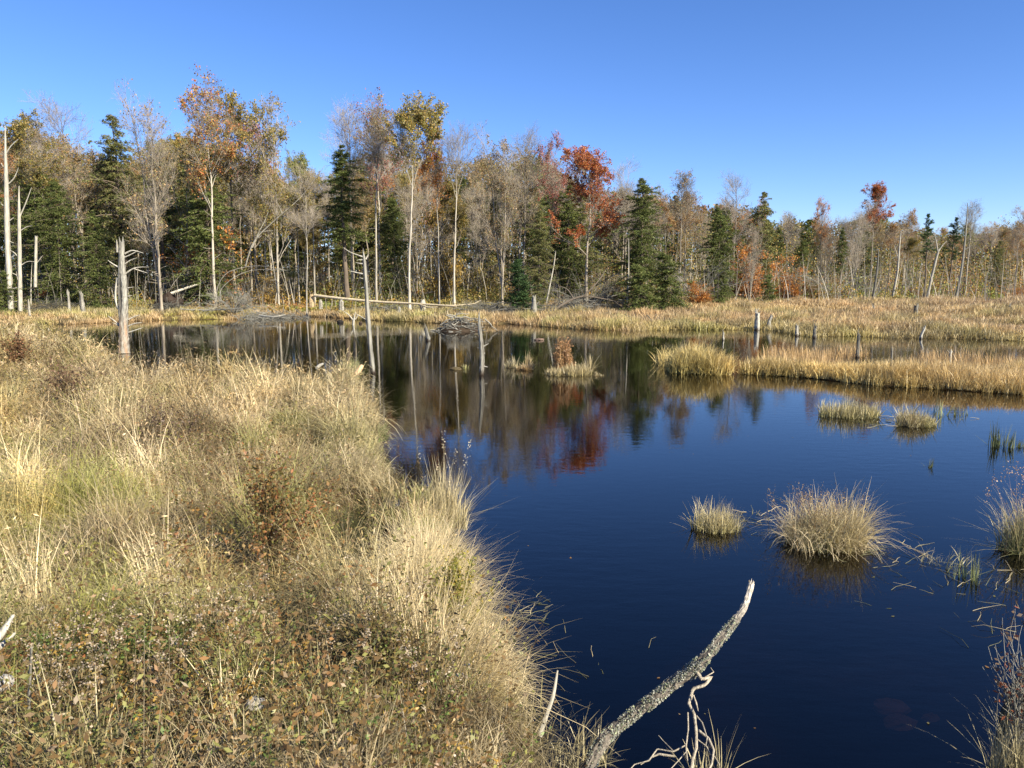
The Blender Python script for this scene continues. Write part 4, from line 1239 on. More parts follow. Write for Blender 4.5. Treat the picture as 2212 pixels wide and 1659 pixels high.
dead_tree('long grey trunk leaning steeply right left of the forked birch', 57, [(530, 575, 2.2), (550, 520, 1.7), (600, 470, 1.3), (650, 425, 1), (700, 360, .5)], [[(545, 535, 1.8), (560, 500, 1.4), (575, 470, 1.1), (590, 420, .5)], [(610, 462, 1.2), (600, 440, .5)], [(570, 500, 1), (590, 498, .5)]], seed=200, col=SILV * .8)

# bent saplings arching over
for i, pts in enumerate([[(470, 620, 1.0), (490, 590, .9), (530, 577, .8), (570, 575, .6), (620, 585, .4)], [(478, 625, .9), (505, 600, .8), (540, 585, .7), (580, 582, .5), (610, 583, .4)]]):
    D = 54; x = PD(pts[0][0], 600, D)[0]; b = np.array([x, D, tz(x, D)])
    a = Acc(); wood(a, px_path(b, [(pts[0][0] - 2, 650, 2)] + pts, D), 24, 5, .04, .03, SILV * .8, DARKW, 220 + i, streak=.2)
    o = obj('bent_sapling', a.mesh('bent_sapling', M_WOOD)); o.location = tuple(b)
    tag(o, ['upper of two pale saplings bent over in an arch', 'lower of two pale saplings bent over in an arch'][i], 'sapling', 'bent pale saplings')

# ------------------------------------------------------------------ logs and stumps on the far shore
def log(label, pts, seed, col=SILV, D=None, name='fallen_log', mat=None, brs=(), dark=DARKW, group=None):
    "pts: (px, py, half width px, D)"
    w = [PD(q[0], q[1], q[3]) for q in pts]
    b = np.array(w[0])
    t = thing(name, label, 'log', b, 0, group)
    a = Acc(); wood(a, [(*(p - b), .62 * q[2] * q[3] / FPX) for p, q in zip(w, pts)], 30, 10, .06, .05, col, dark, seed, jag=.05, streak=.3)
    obj('trunk', a.mesh('trunk', M_WOOD), t)
    for i, br in enumerate(brs):
        a = Acc(); wood(a, [(*(PD(q[0], q[1], q[3]) - b), q[2] * q[3] / FPX) for q in br], 8, 5, .05, .03, col, dark, seed + 5 + i, streak=.2); obj('branch', a.mesh('branch', M_WOOD), t)
log('long pale barkless log felled across the muddy clearing', [(679, 638, 5, 53), (740, 645, 4.6, 52.3), (820, 652, 4.2, 51.6), (880, 655, 3.6, 51), (960, 660, 3, 50), (985, 662, 2.2, 49.6)], 300, SILV * np.array([1.25, 1.12, .9]),
    brs=[[(900, 656, 2, 51), (925, 664, 1.6, 50), (945, 663, .9, 49.8)], [(920, 657, 1.8, 50.6), (980, 660, 1.5, 49.8), (1030, 655, 1, 50), (1040, 648, .5, 50)]])
log('grey fallen trunk sloping down from the uprooted root plate', [(368, 634, 4.5, 55), (400, 623, 4, 56), (430, 613, 3.6, 57), (455, 605, 3, 58)], 310, SILV)
log('low grey log lying on the shore beneath the white trunk', [(390, 668, 2.6, 51), (450, 670, 2.4, 50.6), (520, 666, 2, 50)], 320, GREYW)
log('bleached driftwood log at the waterline left of the pale felled log', [(560, 681, 3, 47), (590, 684, 2.6, 46.5), (615, 680, 2, 46.5)], 330, SILV * .9)
log('dark branch log jutting from the shore below the red maple', [(1195, 672, 4, 47), (1225, 652, 4, 48), (1260, 640, 3, 49.5), (1300, 645, 2.4, 50), (1345, 655, 1.6, 50)], 340, DARKW * 1.6,
    brs=[[(1260, 640, 2, 49.5), (1290, 610, 1.4, 50), (1310, 580, .6, 51)], [(1240, 648, 2, 48.5), (1225, 625, 1.6, 49), (1205, 618, .9, 49)], [(1345, 655, 1.4, 50), (1370, 670, 1, 49), (1385, 682, .6, 48)], [(1325, 650, 1.4, 50), (1350, 668, .8, 49)]])
log('low pale log half sunk along the far waterline', [(640, 700, 1.6, 46), (720, 702, 2, 45), (800, 703, 2.2, 44.6), (900, 700, 1.6, 44.6)], 345, GREYW * np.array([.9, .82, .62]))

def uproot():
    D = 55; b = PD(362, 640, D); b[2] = tz(b[0], D)
    t = thing('root_plate', 'dark upturned root plate of the grey fallen trunk', 'root plate', b)
    g = np.random.default_rng(5)
    a = Acc()
    th = np.linspace(0, np.pi * 2, 22, endpoint=False); rr = np.linspace(0.05, 1, 6)
    V = np.stack([np.outer(rr, np.cos(th)) * 1.0, .25 * g.normal(size=(6, 22)) * .5 - .35 * (1 - rr[:, None]), .6 + np.outer(rr, np.sin(th)) * .75 * (1 + .0 * rr[:, None])], -1) * np.array([1, 1, 1])
    V = V * (1 + g.normal(0, .08, (6, 22, 1)))
    i = np.arange(5)[:, None] * 22; s = np.arange(22)[None, :]; s2 = (s + 1) % 22
    F = np.stack([i + s, i + s2, i + 22 + s2, i + 22 + s], -1)
    a.add(V, F, np.array([.045, .032, .024])); a.add(V * np.array([.97, 1, .97]) + np.array([0, .3, 0]), F, np.array([.045, .032, .024]))
    obj('soil_disc', a.mesh('soil_disc', M_BARK), t)
    for k in range(12):
        a = Acc(); an = g.uniform(0, 6.28)
        c = np.array([math.cos(an) * .7, 0, .6 + math.sin(an) * .5]); e = c * 1.0 + np.array([math.cos(an) * .6, g.uniform(-.4, .3), math.sin(an) * .5])
        stick(a, c, e, .035, GREYW * .5, g, .15, 5, 6); obj('root', a.mesh('root', M_BARK), t)
uproot()

def stump(label, px, yb, yt, hw, seed, z=None, D=None, col=GREYW, group=None, jag=.3, name='stump', flare=1.25, lean=0, spl=2):
    if D is None:
        b = P(px, yb, 0.0 if z is None else z); D = b[1]
    x = PD(px, yb, D)[0]
    z0 = PD(px, yb, D)[2]
    b = np.array([x, D, z0])
    h = (yb - yt) / FPX * D; r = .75 * hw * D / FPX
    g = np.random.default_rng(seed)
    t = thing(name, label, 'stump', b, 0, group)
    a = Acc()
    wood(a, [(0, 0, -.5, r * flare * 1.1), (0, 0, 0, r * flare), (lean * .3, 0, h * .4, r), (lean, 0, h * .8, r * .85)], 20, 13, .12, .16, col, DARKW, seed, jag=h * jag, streak=.8, wet=.08 if z0 < .02 else None)
    obj('trunk', a.mesh('trunk', M_WOOD, False), t)
    for k in range(spl):
        a = Acc(); an = g.uniform(0, 6.28)
        p = np.array([math.cos(an) * r * .6 + lean, math.sin(an) * r * .6, h * .7])
        wood(a, [(*p, r * .35), (*(p + np.array([g.normal(0, .02), 0, h * .2])), r * .25), (*(p + np.array([g.normal(0, .04), 0, h * .36])), .003)], 6, 5, seed=seed + k, col=col, streak=.5)
        obj('splinter', a.mesh('splinter', M_WOOD), t)
    return t
MS = 'grey dead stumps standing in the marsh'
stump('tall pale stump standing in open water beside the marsh', 1635, 713, 668, 7, 400, col=SILV, group=MS, jag=.12)
stump('narrow leaning stump just right of the tall pale one', 1660, 703, 682, 4.5, 401, z=.2, group=MS, lean=.1, jag=.6)
stump('small twisted pale stump beside a straw mound', 1721, 726, 704, 4.5, 402, col=SILV, group=MS, jag=.5)
stump('dark short stump with ragged top in the marsh pool', 1759, 730, 704, 5, 403, col=GREYW * .55, group=MS, jag=.5)
stump('tall thin blackish post rising from the golden sedge strip', 1852, 772, 712, 4.6, 404, col=GREYW * .6, group=MS, jag=.1)
stump('dark stump with two points far back in the marsh', 1977, 692, 656, 5.5, 405, z=.25, col=GREYW * .7, group=MS)
stump('thin leaning stump amid the pool reeds', 1989, 732, 706, 3.6, 406, col=SILV * .9, group=MS, lean=.12, jag=.5)
stump('slim post stump at the right edge of the marsh', 2180, 690, 655, 4, 407, z=.25, col=GREYW * .85, group=MS, jag=.1)
stump('short whitish stub at the back of the golden strip', 2052, 778, 757, 4, 408, z=.1, col=SILV * 1.05, group=MS, jag=.4)
stump('small pale stub in water left of the tall pale stump', 1562, 735, 718, 2.8, 409, col=SILV * .8, group=MS, jag=.7)
stump('curled pale root stub at the marsh back behind the dark stumps', 1892, 686, 660, 3.2, 410, z=.25, col=SILV, group=MS, jag=.7, lean=-.15)
stump('broad broken stump in front of the pale green hemlock', 1153, 672, 640, 7, 420, D=49, col=GREYW * .8, jag=.3)
stump('small dark broken stub rising from the water left of the stick lodge', 925, 736, 708, 5.5, 421, col=GREYW * .6, jag=.6, lean=-.08)
FSG = 'gnawed stumps round the felled log'
stump('flared pale stump in front of the felled log, under the high-crowned hemlock', 737, 653, 646, 4, 422, D=50.5, col=SILV * .85, group=FSG, jag=.1, flare=1.6, spl=0)
stump('small pale gnawed stump left of the log middle', 692, 651, 647, 3.2, 423, D=51, col=SILV * .9, group=FSG, jag=.3, flare=1.4, spl=0)
stump('gnawed stump at the thick end of the felled log', 673, 648, 636, 5, 424, D=53.2, col=SILV * np.array([1.05, .85, .6]), group=FSG, jag=.5, flare=1.3, spl=1)
stump('wide flat grey stump above the thin end of the felled log', 913, 655, 646, 6, 425, D=51, col=SILV * .9, group=FSG, jag=.15, flare=1.3, spl=0)
stump('low rounded stub in front of the felled log', 862, 668, 662, 4, 426, D=48.5, col=GREYW, group=FSG, jag=.2, flare=1.1, spl=0)
stump('upright dead stub behind the weeds near the left shore', 150, 668, 628, 3, 427, D=49, col=SILV * .9, jag=.3)
stump('pale broken stump under the dark left hemlock', 178, 665, 630, 5, 428, D=50, col=GREYW, jag=.5)
stump('thin pale stub at the foot of the slender dead tree', 64, 680, 652, 2.6, 429, D=48.5, col=SILV * .9, jag=.5)

# forked root in the water beside the leaning snag
b = P(765, 702, 0); D = b[1]
t = thing('forked_root', 'white forked root sticking out of the water left of the leaning snag', 'root', b)
for i, pts in enumerate([[(763, 704, 3.5), (764, 692, 3), (766, 682, 1.6), (768, 673, .5)], [(764, 694, 2), (757, 684, 1.5), (748, 676, 1), (736, 668, .4)], [(767, 690, 2), (772, 682, 1.2), (768, 676, .5)], [(772, 680, 1.4), (782, 685, 1.2), (790, 690, .8)]]):
    a = Acc(); wood(a, px_path(b, pts, D), 9, 6, .08, .05, SILV, DARKW, 450 + i, streak=.2); obj('root_arm', a.mesh('root_arm', M_WOOD), t)

def lump(name, label, cat, px, py, w, h, col, seed, z=0, mat=M_STONE, d=None, sub=.35):
    b = P(px, py, z); g = np.random.default_rng(seed)
    W_ = w * b[1] / FPX; H_ = h * b[1] / FPX
    nu, nv = 16, 9
    u = np.linspace(0, 2 * np.pi, nu, endpoint=False); v = np.linspace(-.95, .99, nv) * np.pi / 2
    R = 1 + g.normal(0, .07, (nv, nu))
    V = np.stack([np.outer(np.cos(v), np.cos(u)) * W_, np.outer(np.cos(v), np.sin(u)) * (d or W_) * .8, np.outer(np.sin(v), np.ones(nu)) * H_], -1) * R[..., None]
    i = np.arange(nv - 1)[:, None] * nu; s = np.arange(nu)[None, :]; s2 = (s + 1) % nu
    a = Acc(); a.add(V, np.stack([i + s, i + s2, i + nu + s2, i + nu + s], -1), np.array(col))
    for ring, flip in ((0, 1), (nv - 1, 0)):
        rg = V[ring]; c = rg.mean(0); CV = np.concatenate([rg, rg * .1 + c * .9])
        ss = np.arange(nu); a.add(CV, np.stack([ss, (ss + 1) % nu, nu + (ss + 1) % nu, nu + ss], -1), np.array(col))
    o = obj(name, a.mesh(name, mat, False)); o.location = (b[0], b[1], z + H_ * sub)
    return tag(o, label, cat)
lump('rock', 'small black rock breaking the water left of the forked root', 'rock', 735, 697, 7, 4.5, (.02, .018, .016), 1)
lump('rock', 'small dark clod in the water right of the forked root', 'rock', 779, 699, 4, 3.5, (.05, .035, .025), 2)
lump('driftwood', 'low floating driftwood right of the stick lodge', 'driftwood', 1165, 735, 11, 3.5, (.16, .11, .08), 3, mat=M_WOOD)
lump('mossy_log', 'small dark mossy log floating left of the straight post snag', 'log', 984, 798, 13, 4, (.09, .07, .035), 4, mat=M_WOOD)
lump('rock', 'grey flat-topped rock half buried in weeds at the bottom', 'rock', 553, 1795 - 270, 24, 16, (.30, .28, .24), 5, z=.95)
lump('rock', 'pale lichened rock at the lower left edge', 'rock', 5, 1480, 26, 18, (.42, .40, .35), 6, z=.95)
for k, (px, py, w, lb) in enumerate([(1925, 1530, 55, 'reddish sunken stone showing through the water, farther one'), (1945, 1565, 50, 'reddish sunken stone showing through the water, nearer one'), (2010, 1560, 30, 'smallest reddish sunken stone, right of the other two')]):
    lump('sunken_stone', lb, 'stone', px, py, w * .75, 20, (.62, .26, .13), 7 + k, z=-.13, sub=0)

# ------------------------------------------------------------------ stick lodge and brush
def lodge():
    b = P(990, 716, 0); b[1] += .6; g = np.random.default_rng(9)
    t = thing('beaver_lodge', 'dark mound of sticks and mud at the far waterline', 'beaver lodge', b)
    nu, nv = 30, 9; a = Acc()
    u = np.linspace(0, 2 * np.pi, nu, endpoint=False); v = np.linspace(0, 1, nv)
    V = np.stack([np.outer(1 - v ** 1.3, np.cos(u)) * 1.15, np.outer(1 - v ** 1.3, np.sin(u)) * .9, np.outer(v, np.ones(nu)) * .62 - .12], -1) * (1 + g.normal(0, .05, (nv, nu, 1)))
    i = np.arange(nv - 1)[:, None] * nu; s = np.arange(nu)[None, :]; s2 = (s + 1) % nu
    a.add(V, np.stack([i + s, i + s2, i + nu + s2, i + nu + s], -1), np.array([.05, .035, .022]))
    obj('mud_mound', a.mesh('mud_mound', M_STONE), t)
    a = Acc()
    for k in range(150):
        an = g.uniform(0, 6.28); q = g.random() ** .7
        p = np.array([math.cos(an) * 1.2 * q, math.sin(an) * .95 * q, .62 * (1 - q ** 1.2) - .02])
        d = np.array([g.normal(), g.normal() * .5, g.normal() * .22]); d /= np.linalg.norm(d)
        L = g.uniform(.3, .9)
        stick(a, p - d * L / 2, p + d * L / 2, g.uniform(.01, .028), (GREYW * .45 if k % 4 else SILV * .8), g, .04)
    for (e0, e1) in (((-.5, -.3, .7), (1.35, -.5, .45)), ((-.6, -.2, .75), (.5, -.3, .85)), ((1.3, -.4, .6), (1.9, -.6, .05)), ((.2, -.4, .7), (1.2, -.6, .55)), ((-.9, -.3, .3), (.1, -.5, .95))):
        stick(a, e0, e1, .035, SILV * .75, g, .05, 5, 7)
    tag(obj('stick_pile', a.mesh('stick_pile', M_WOOD), t), kind='stuff')
lodge()

def brush(label, px, D, w, h, n, seed, col, L=(.5, 1.6)):
    g = np.random.default_rng(seed); x = PD(px, 600, D)[0]
    b = np.array([x, D, tz(x, D)])
    t = thing('brush_pile', label, 'brush pile', b, 0, 'brush piles along the far shore')
    a = Acc(); tw = Acc()
    for k in range(n):
        p = np.array([g.normal(0, w * .45), g.normal(0, .7), abs(g.normal(0, h * .4))])
        d = np.array([g.normal(), g.normal() * .6, g.normal() * .35]); d /= np.linalg.norm(d)
        l = g.uniform(*L)
        tgt = a if k % 3 == 0 else tw
        stick(tgt, p - d * l / 2, p + d * l / 2, g.uniform(.012, .035) if k % 3 == 0 else .01, col * g.uniform(.5, 1.1), g, .08)
    obj('limbs', a.mesh('limbs', M_WOOD), t)
    tag(obj('twigs', tw.mesh('twigs', M_WOOD), t), kind='stuff')
brush('big grey brush pile tangled at the shore below the red maple', 1235, 50, 2.6, 1.0, 420, 20, GREYW * .8)
brush('grey bleached brush heap at the waterline left of the felled log', 545, 49, 1.1, .8, 260, 21, GREYW * .9, (.4, 1.1))
brush('brown brush heap beneath the grey fallen trunk', 360, 53, 1.6, .7, 260, 22, GREYW * .45)
brush('dark brush tangle under the left hemlocks', 100, 52, 1.6, .9, 240, 23, GREYW * .35)
brush('scattered slash left of the small bluish spruce', 1040, 51, 1.8, .5, 220, 24, GREYW * .7)
brush('low brush drift below the small bluish spruce', 1095, 49.5, 1.6, .6, 240, 25, GREYW * .5)
brush('low tangle of slash behind the felled log', 850, 54, 3.0, .4, 260, 26, GREYW * .7)
brush('low dark tangle of dead twigs in the shallows below the big hemlock', 1400, 42.5, 1.7, .2, 160, 27, GREYW * .35, (.3, .9))
brush('sparse twig litter on the bank left of the clearing', 600, 50, 2.2, .3, 200, 28, GREYW * .7)

def arching_shrub(label, px, D, H, seed, spread=1.4, col=GREYW * .75):
    "dead shrub of bare arching branches"
    g = np.random.default_rng(seed); x = PD(px, 600, D)[0]; b = np.array([x, D, tz(x, D)])
    t = thing('dead_shrub', label, 'shrub', b, 0, 'bare grey shrubs at the edge of the wood')
    n = 16; K = 8
    az = g.uniform(0, 6.28, n); th = g.uniform(.2, .9, n); cu = g.uniform(.3, 1.2, n); h = H * g.uniform(.7, 1.3, n)
    tt = np.linspace(0, 1, K); ang = th[:, None] + cu[:, None] * tt
    s = np.cumsum(np.sin(ang), 1) * h[:, None] / K * spread; z = np.cumsum(np.cos(ang), 1) * h[:, None] / K
    P0 = np.stack([s * np.cos(az)[:, None], s * np.sin(az)[:, None], z], -1)
    R0 = np.broadcast_to((.03 * (1 - .75 * tt))[None], (n, K)).copy()
    a = Acc(); V, F = tubes(P0, R0, 5); a.add(V, F, col); obj('stems', a.mesh('stems', M_BARK), t)
    a = Acc(); P1, R1, _ = grow(P0, R0, 10, .2, 1, .6, lambda t: .8 + 0 * t, .5, g, K=4, rmin=.008)
    V, F = tubes(P1, R1, 3); a.add(V, F, col)
    P2, R2, _ = grow(P1, R1, 4, .2, 1, .6, lambda t: .4 + 0 * t, .6, g, K=3, rmin=.006)
    V, F = tubes(P2, R2, 3); a.add(V, F, col); tag(obj('twigs', a.mesh('twigs', M_TWIG), t), kind='stuff')
arching_shrub('grey bare shrub arching over the big brush pile', 1270, 51.5, 2.4, 31)
arching_shrub('bare grey shrub spreading left of the narrow dark hemlock', 1500, 56, 4.2, 32)
arching_shrub('bare shrub before the stems right of the orange beeches', 1800, 60, 3.2, 33)
arching_shrub('low bare shrub left of the grey bleached brush heap', 500, 51, 1.6, 34)

# ------------------------------------------------------------------ tussocks and clumps in the water
def clump(name, label, px, py, wpx, hpx, col, nb, seed, z=0, lean=.35, curl=.8, cat='grass clump', extra=None, wmul=1.0, tip=.35, tint2=None, ry=.6):
    b = P(px, py, z); D = b[1]
    g = np.random.default_rng(seed)
    w = wpx / FPX * math.hypot(D, CAM_H) * .5; h = hpx / FPX * math.hypot(D, CAM_H)
    b[1] += w * ry * .6
    t = thing(name, label, cat, b)
    acc = Acc()
    T = max(nb // 14, 4)
    an = g.uniform(0, 6.28, T); q = np.sqrt(g.random(T)) * .80; lop = g.uniform(0, 6.28)
    cx = np.cos(an) * w * q; cy = np.sin(an) * w * q * ry
    c = np.tile(np.asarray(col, float), (T, 1))
    if tint2 is not None:
        c = mixc(c, g.random(T) * 1.2 * (cx < w * .1), tint2)  # second tint on left tufts; dark green paints the bulrushes' shaded side
    c = mixc(c, np.full(T, .45), DKG * 1.6)
    tufts(acc, cx, cy, np.full(T, -.05), 14, w * .16 + .01, h * 1.05 * (1 - .3 * q ** 2) * (.82 + .3 * np.cos(an - lop) * q) * g.uniform(.65, 1.15, T), max(.0045, D * .0009) * wmul * g.choice([.7, 1, 1.6], T), c * g.uniform(.7, 1.2, (T, 1)), lean=lean * .6, curl=curl, g=g, tip=min(tip * 1.6, .75), mess=.8, wind=.4)
    obj('blades', acc.mesh('blades', M_GRASS), t)
    if z <= 0.02 and nb > 100:
        a = Acc(); nu, nv = 18, 5
        u = np.linspace(0, 2 * np.pi, nu, endpoint=False); v = np.linspace(0, 1, nv)
        V = np.stack([np.outer(1 - v ** 2, np.cos(u)) * w * .72, np.outer(1 - v ** 2, np.sin(u)) * w * ry * .72, np.outer(v, np.ones(nu)) * min(.09, h * .2) - .03], -1) * (1 + g.normal(0, .05, (nv, nu, 1)))
        i = np.arange(nv - 1)[:, None] * nu; s = np.arange(nu)[None, :]; s2 = (s + 1) % nu
        a.add(V, np.stack([i + s, i + s2, i + nu + s2, i + nu + s], -1), np.array([.06, .045, .022]))
        obj('root_mat', a.mesh('root_mat', M_STONE), t)
    if extra: extra(t, w, h, g)
    return t

def heads(n, col, hs=.015, spread=.6, hmul=1.15, k=18, lean=.25):
    def f(t, w, h, g):
        acc = Acc(); x = g.normal(0, w * spread * .5, n); y = g.normal(0, w * spread * .3, n)
        forbs(acc, x, y, np.full(n, -.02), h * hmul * g.uniform(.65, 1.05, n), np.tile(col * .8, (n, 1)), np.tile(col, (n, 1)), 4, hs * 1.6, g, heads=k, hcol=np.tile(col, (n, 1)), hs=hs, w=.004, lean=lean)
        obj('seed_heads', acc.mesh('seed_heads', M_GRASS), t)
    return f

clump('sedge_clump', 'small bright straw sedge clump in blue water, left neighbour of the big bulrush clump', 1555, 1150, 120, 84, np.array([.42, .36, .14]), 900, 501, lean=.32, curl=.45, tip=.55)
def big_extra(t, w, h, g):
    heads(120, np.array([.30, .20, .09]), .011, .9, .78, 14, .3)(t, w, h, g)
    acc = Acc(); n = 520
    x = g.uniform(-w * .8, w * .8, n); y = g.normal(0, w * .3, n)
    blades(acc, np.stack([x, y, np.full(n, -.02)], -1), h * g.uniform(.4, .95, n), g.uniform(0, 6.28, n), g.uniform(.0, .5, n), g.uniform(.6, 3.2, n), np.full(n, .006), np.tile(PALE, (n, 1)) * g.uniform(.6, 1.05, (n, 1)), rng=g)
    obj('bent_stalks', acc.mesh('bent_stalks', M_GRASS), t)
clump('bulrush_clump', 'big round clump of brown bulrush with drooping heads in open water', 1795, 1188, 190, 150, np.array([.38, .27, .12]), 3000, 502, lean=.26, curl=1.7, tip=.5, tint2=DKG * 1.6, extra=big_extra, ry=.8)
clump('bulrush_clump', 'bulrush clump cut off by the right edge of the picture', 2238, 1195, 130, 160, np.array([.38, .30, .15]), 1200, 503, lean=.4, curl=1.0, tint2=DKG * 1.6, extra=heads(30, np.array([.42, .28, .16]), .014, .9))
clump('sedge_clump', 'wide low golden sedge clump, left one of two below the golden strip', 1846, 903, 150, 52, np.array([.44, .37, .15]), 1500, 504, lean=.3, curl=.6)
clump('sedge_clump', 'spiky sedge tussock right of the wide low golden clump', 1985, 922, 92, 58, np.array([.34, .30, .11]), 1200, 505, lean=.45, curl=.8, tint2=np.array([.45, .3, .18]))
clump('grass_tussock', 'tussock island with tall tapering brown cone of seed stems', 1228, 812, 118, 36, np.array([.44, .32, .14]), 1500, 506, lean=.35, curl=.8)
def cone():
    b = P(1216, 806, 0); g = np.random.default_rng(60)
    t = thing('seed_plume', 'tall brown tapering plume rising from the left of the tussock island', 'plant', b + np.array([0, .25, 0]))
    acc = Acc(); n = 260; D = b[1]; H = 78 / FPX * D
    x = g.normal(0, .12, n); y = g.normal(0, .12, n)
    forbs(acc, x, y, np.zeros(n), H * (1.08 - np.abs(x) * 2.6).clip(.3) * g.uniform(.75, 1.05, n), np.tile(TAN * .8, (n, 1)), np.tile(np.array([.36, .20, .09]), (n, 1)), 12, .05, g, w=.016, lean=.05)
    obj('stems', acc.mesh('stems', M_GRASS), t)
cone()
clump('grass_tussock', 'low orange-brown tussock left of the tussock island', 1130, 800, 50, 24, np.array([.42, .20, .08]), 420, 507, lean=.5, curl=1.0)
clump('grass_tussock', 'pale leaning tuft with dark seed heads beside the orange-brown tussock', 1103, 795, 34, 34, PALE * .9, 160, 508, lean=.4, curl=.5)
clump('seed_plume', 'leaning feathery plume over the orange-brown tussock', 1140, 792, 18, 42, np.array([.40, .24, .10]), 90, 509, lean=.12, curl=.3, cat='plant')
clump('seed_plume', 'feathery plume leaning right at the right side of the tussock island', 1272, 796, 30, 42, np.array([.40, .28, .12]), 90, 510, lean=.25, curl=.4, cat='plant')
clump('grass_tussock', 'tiny straw tuft right of the tussock island', 1293, 812, 22, 16, TAN, 120, 511)
clump('grass_tussock', 'small green tuft on the floating mossy log', 1000, 797, 26, 16, OLIVE * 1.4, 60, 512)
clump('sedge_clump', 'thin green reeds right of the spiky sedge tussock', 2085, 905, 170, 42, np.array([.18, .19, .07]), 70, 513, lean=.12, curl=.3, tip=.1)
clump('reed_clump', 'tallest dark green reeds in the water near the right edge', 2158, 965, 60, 80, np.array([.13, .15, .06]), 20, 514, lean=.1, curl=.2, cat='reeds', tip=.05)
clump('reed_clump', 'short green reeds at the right edge above the bulrushes', 2195, 968, 55, 50, np.array([.15, .16, .06]), 18, 515, lean=.12, curl=.2, cat='reeds', tip=.05)
clump('reed_clump', 'single bent dark reed standing alone in blue water', 2010, 1010, 6, 34, np.array([.06, .08, .04]), 6, 516, lean=.35, curl=.3, cat='reeds', tip=.05)
clump('reed_clump', 'upright green reeds in front of the cut-off bulrush clump', 2105, 1262, 130, 100, np.array([.15, .19, .07]), 70, 517, lean=.16, curl=.25, cat='reeds', tip=.15, wmul=1.8)
clump('reed_clump', 'sparse grey-green bent reeds left of the upright green reeds', 2040, 1225, 110, 80, np.array([.30, .27, .15]), 70, 518, lean=.6, curl=1.2, cat='reeds')
clump('tall_grass', 'tall upright straw grass with seed heads at the corner of the near bank', 965, 1138, 90, 160, PALE * .92, 620, 519, z=.15, lean=.16, curl=.4, extra=heads(9, PALE * .9, .012, .5, 1.2, 16, .10), cat='grass clump')
clump('grass_clump', 'yellow-green arching grass clump low on the left of the near bank', 160, 1245, 150, 110, YG * 1.1, 420, 520, z=.6, lean=.5, curl=.9, wmul=1.6, tip=.1)
clump('grass_clump', 'fresh green upright blades near the bottom of the near bank', 590, 1500, 90, 120, np.array([.16, .28, .05]), 110, 521, z=.75, lean=.3, curl=.5, wmul=2.0, tip=.1)
clump('grass_clump', 'bright green tuft at the bank edge above the pond', 805, 948, 60, 48, np.array([.15, .23, .05]), 500, 522, z=.2, lean=.4, curl=.7, tip=.15)
clump('grass_clump', 'green-yellow tuft at the tip of the near bank', 752, 812, 52, 50, np.array([.26, .30, .08]), 600, 523, z=.2, lean=.4, curl=.7, tip=.2)
clump('grass_clump', 'dry straw tuft sprouting at the bottom right of the fallen branch', 1540, 1690, 90, 150, PALE, 60, 524, z=.1, lean=.35, curl=.5, tip=.2)
clump('grass_clump', 'dry grass at the foot of the fallen branch', 1240, 1655, 170, 130, PALE * .95, 200, 525, z=.15, lean=.35, curl=.5, tip=.2)
clump('grass_clump', 'straw grass at the base of the right bottom shrub', 2215, 1680, 110, 230, PALE * .7, 420, 526, z=.15, lean=.25, curl=.6, tip=.3)

# scattered floating leaves and stalks around the reeds
def floating():
    g = np.random.default_rng(71); acc = Acc()
    for (px, py, sx, sy, n) in ((1640, 1118, 40, 14, 26), (2080, 1235, 90, 40, 32), (1150, 1330, 35, 25, 22), (1880, 1195, 60, 15, 30), (2150, 1330, 60, 40, 12), (1240, 1420, 60, 50, 14), (1950, 912, 60, 6, 16)):
        for k in range(n):
            p = P(px + g.normal(0, sx), py + g.normal(0, sy), .004)
            if max(float(s[0]) for s in lands(np.array([p[0]]), np.array([p[1]]))) > 0: continue
            an = g.uniform(0, 3.14); L = g.uniform(.06, .32) * (1 if py > 1000 else 2)
            e = p + np.array([math.cos(an) * L, math.sin(an) * L, g.uniform(0, .03)])
            stick(acc, p, e, .0015 * p[1] / 4, mixc(np.array([[.16, .17, .07]]), np.array([g.random() ** 2]), PALE)[0], g, .08, 3, 4)
    n = 70
    px = g.uniform(900, 2250, n); py = 860 + 780 * g.random(n) ** 1.2
    p = np.array([P(a_, b_, .003) for a_, b_ in zip(px, py)])
    k = (np.max(np.stack(lands(p[:, 0], p[:, 1])), 0) < 0) & ((g.random(n) < .25) | (vnoise(p[:, 0], p[:, 1], .9) > .62))
    p = p[k]; n = len(p)
    V, F = leafq(p, g.uniform(.012, .04, n), .6, g, up=30); V[..., 2] = np.clip(V[..., 2], .002, .008)
    acc.add(V, F, rep(pal('brown', n, g) * .8, 4))
    tag(obj('floating_stalks', acc.mesh('floating_stalks', M_GRASS)), kind='stuff', label='dead stalks and blades floating on the pond')
floating()

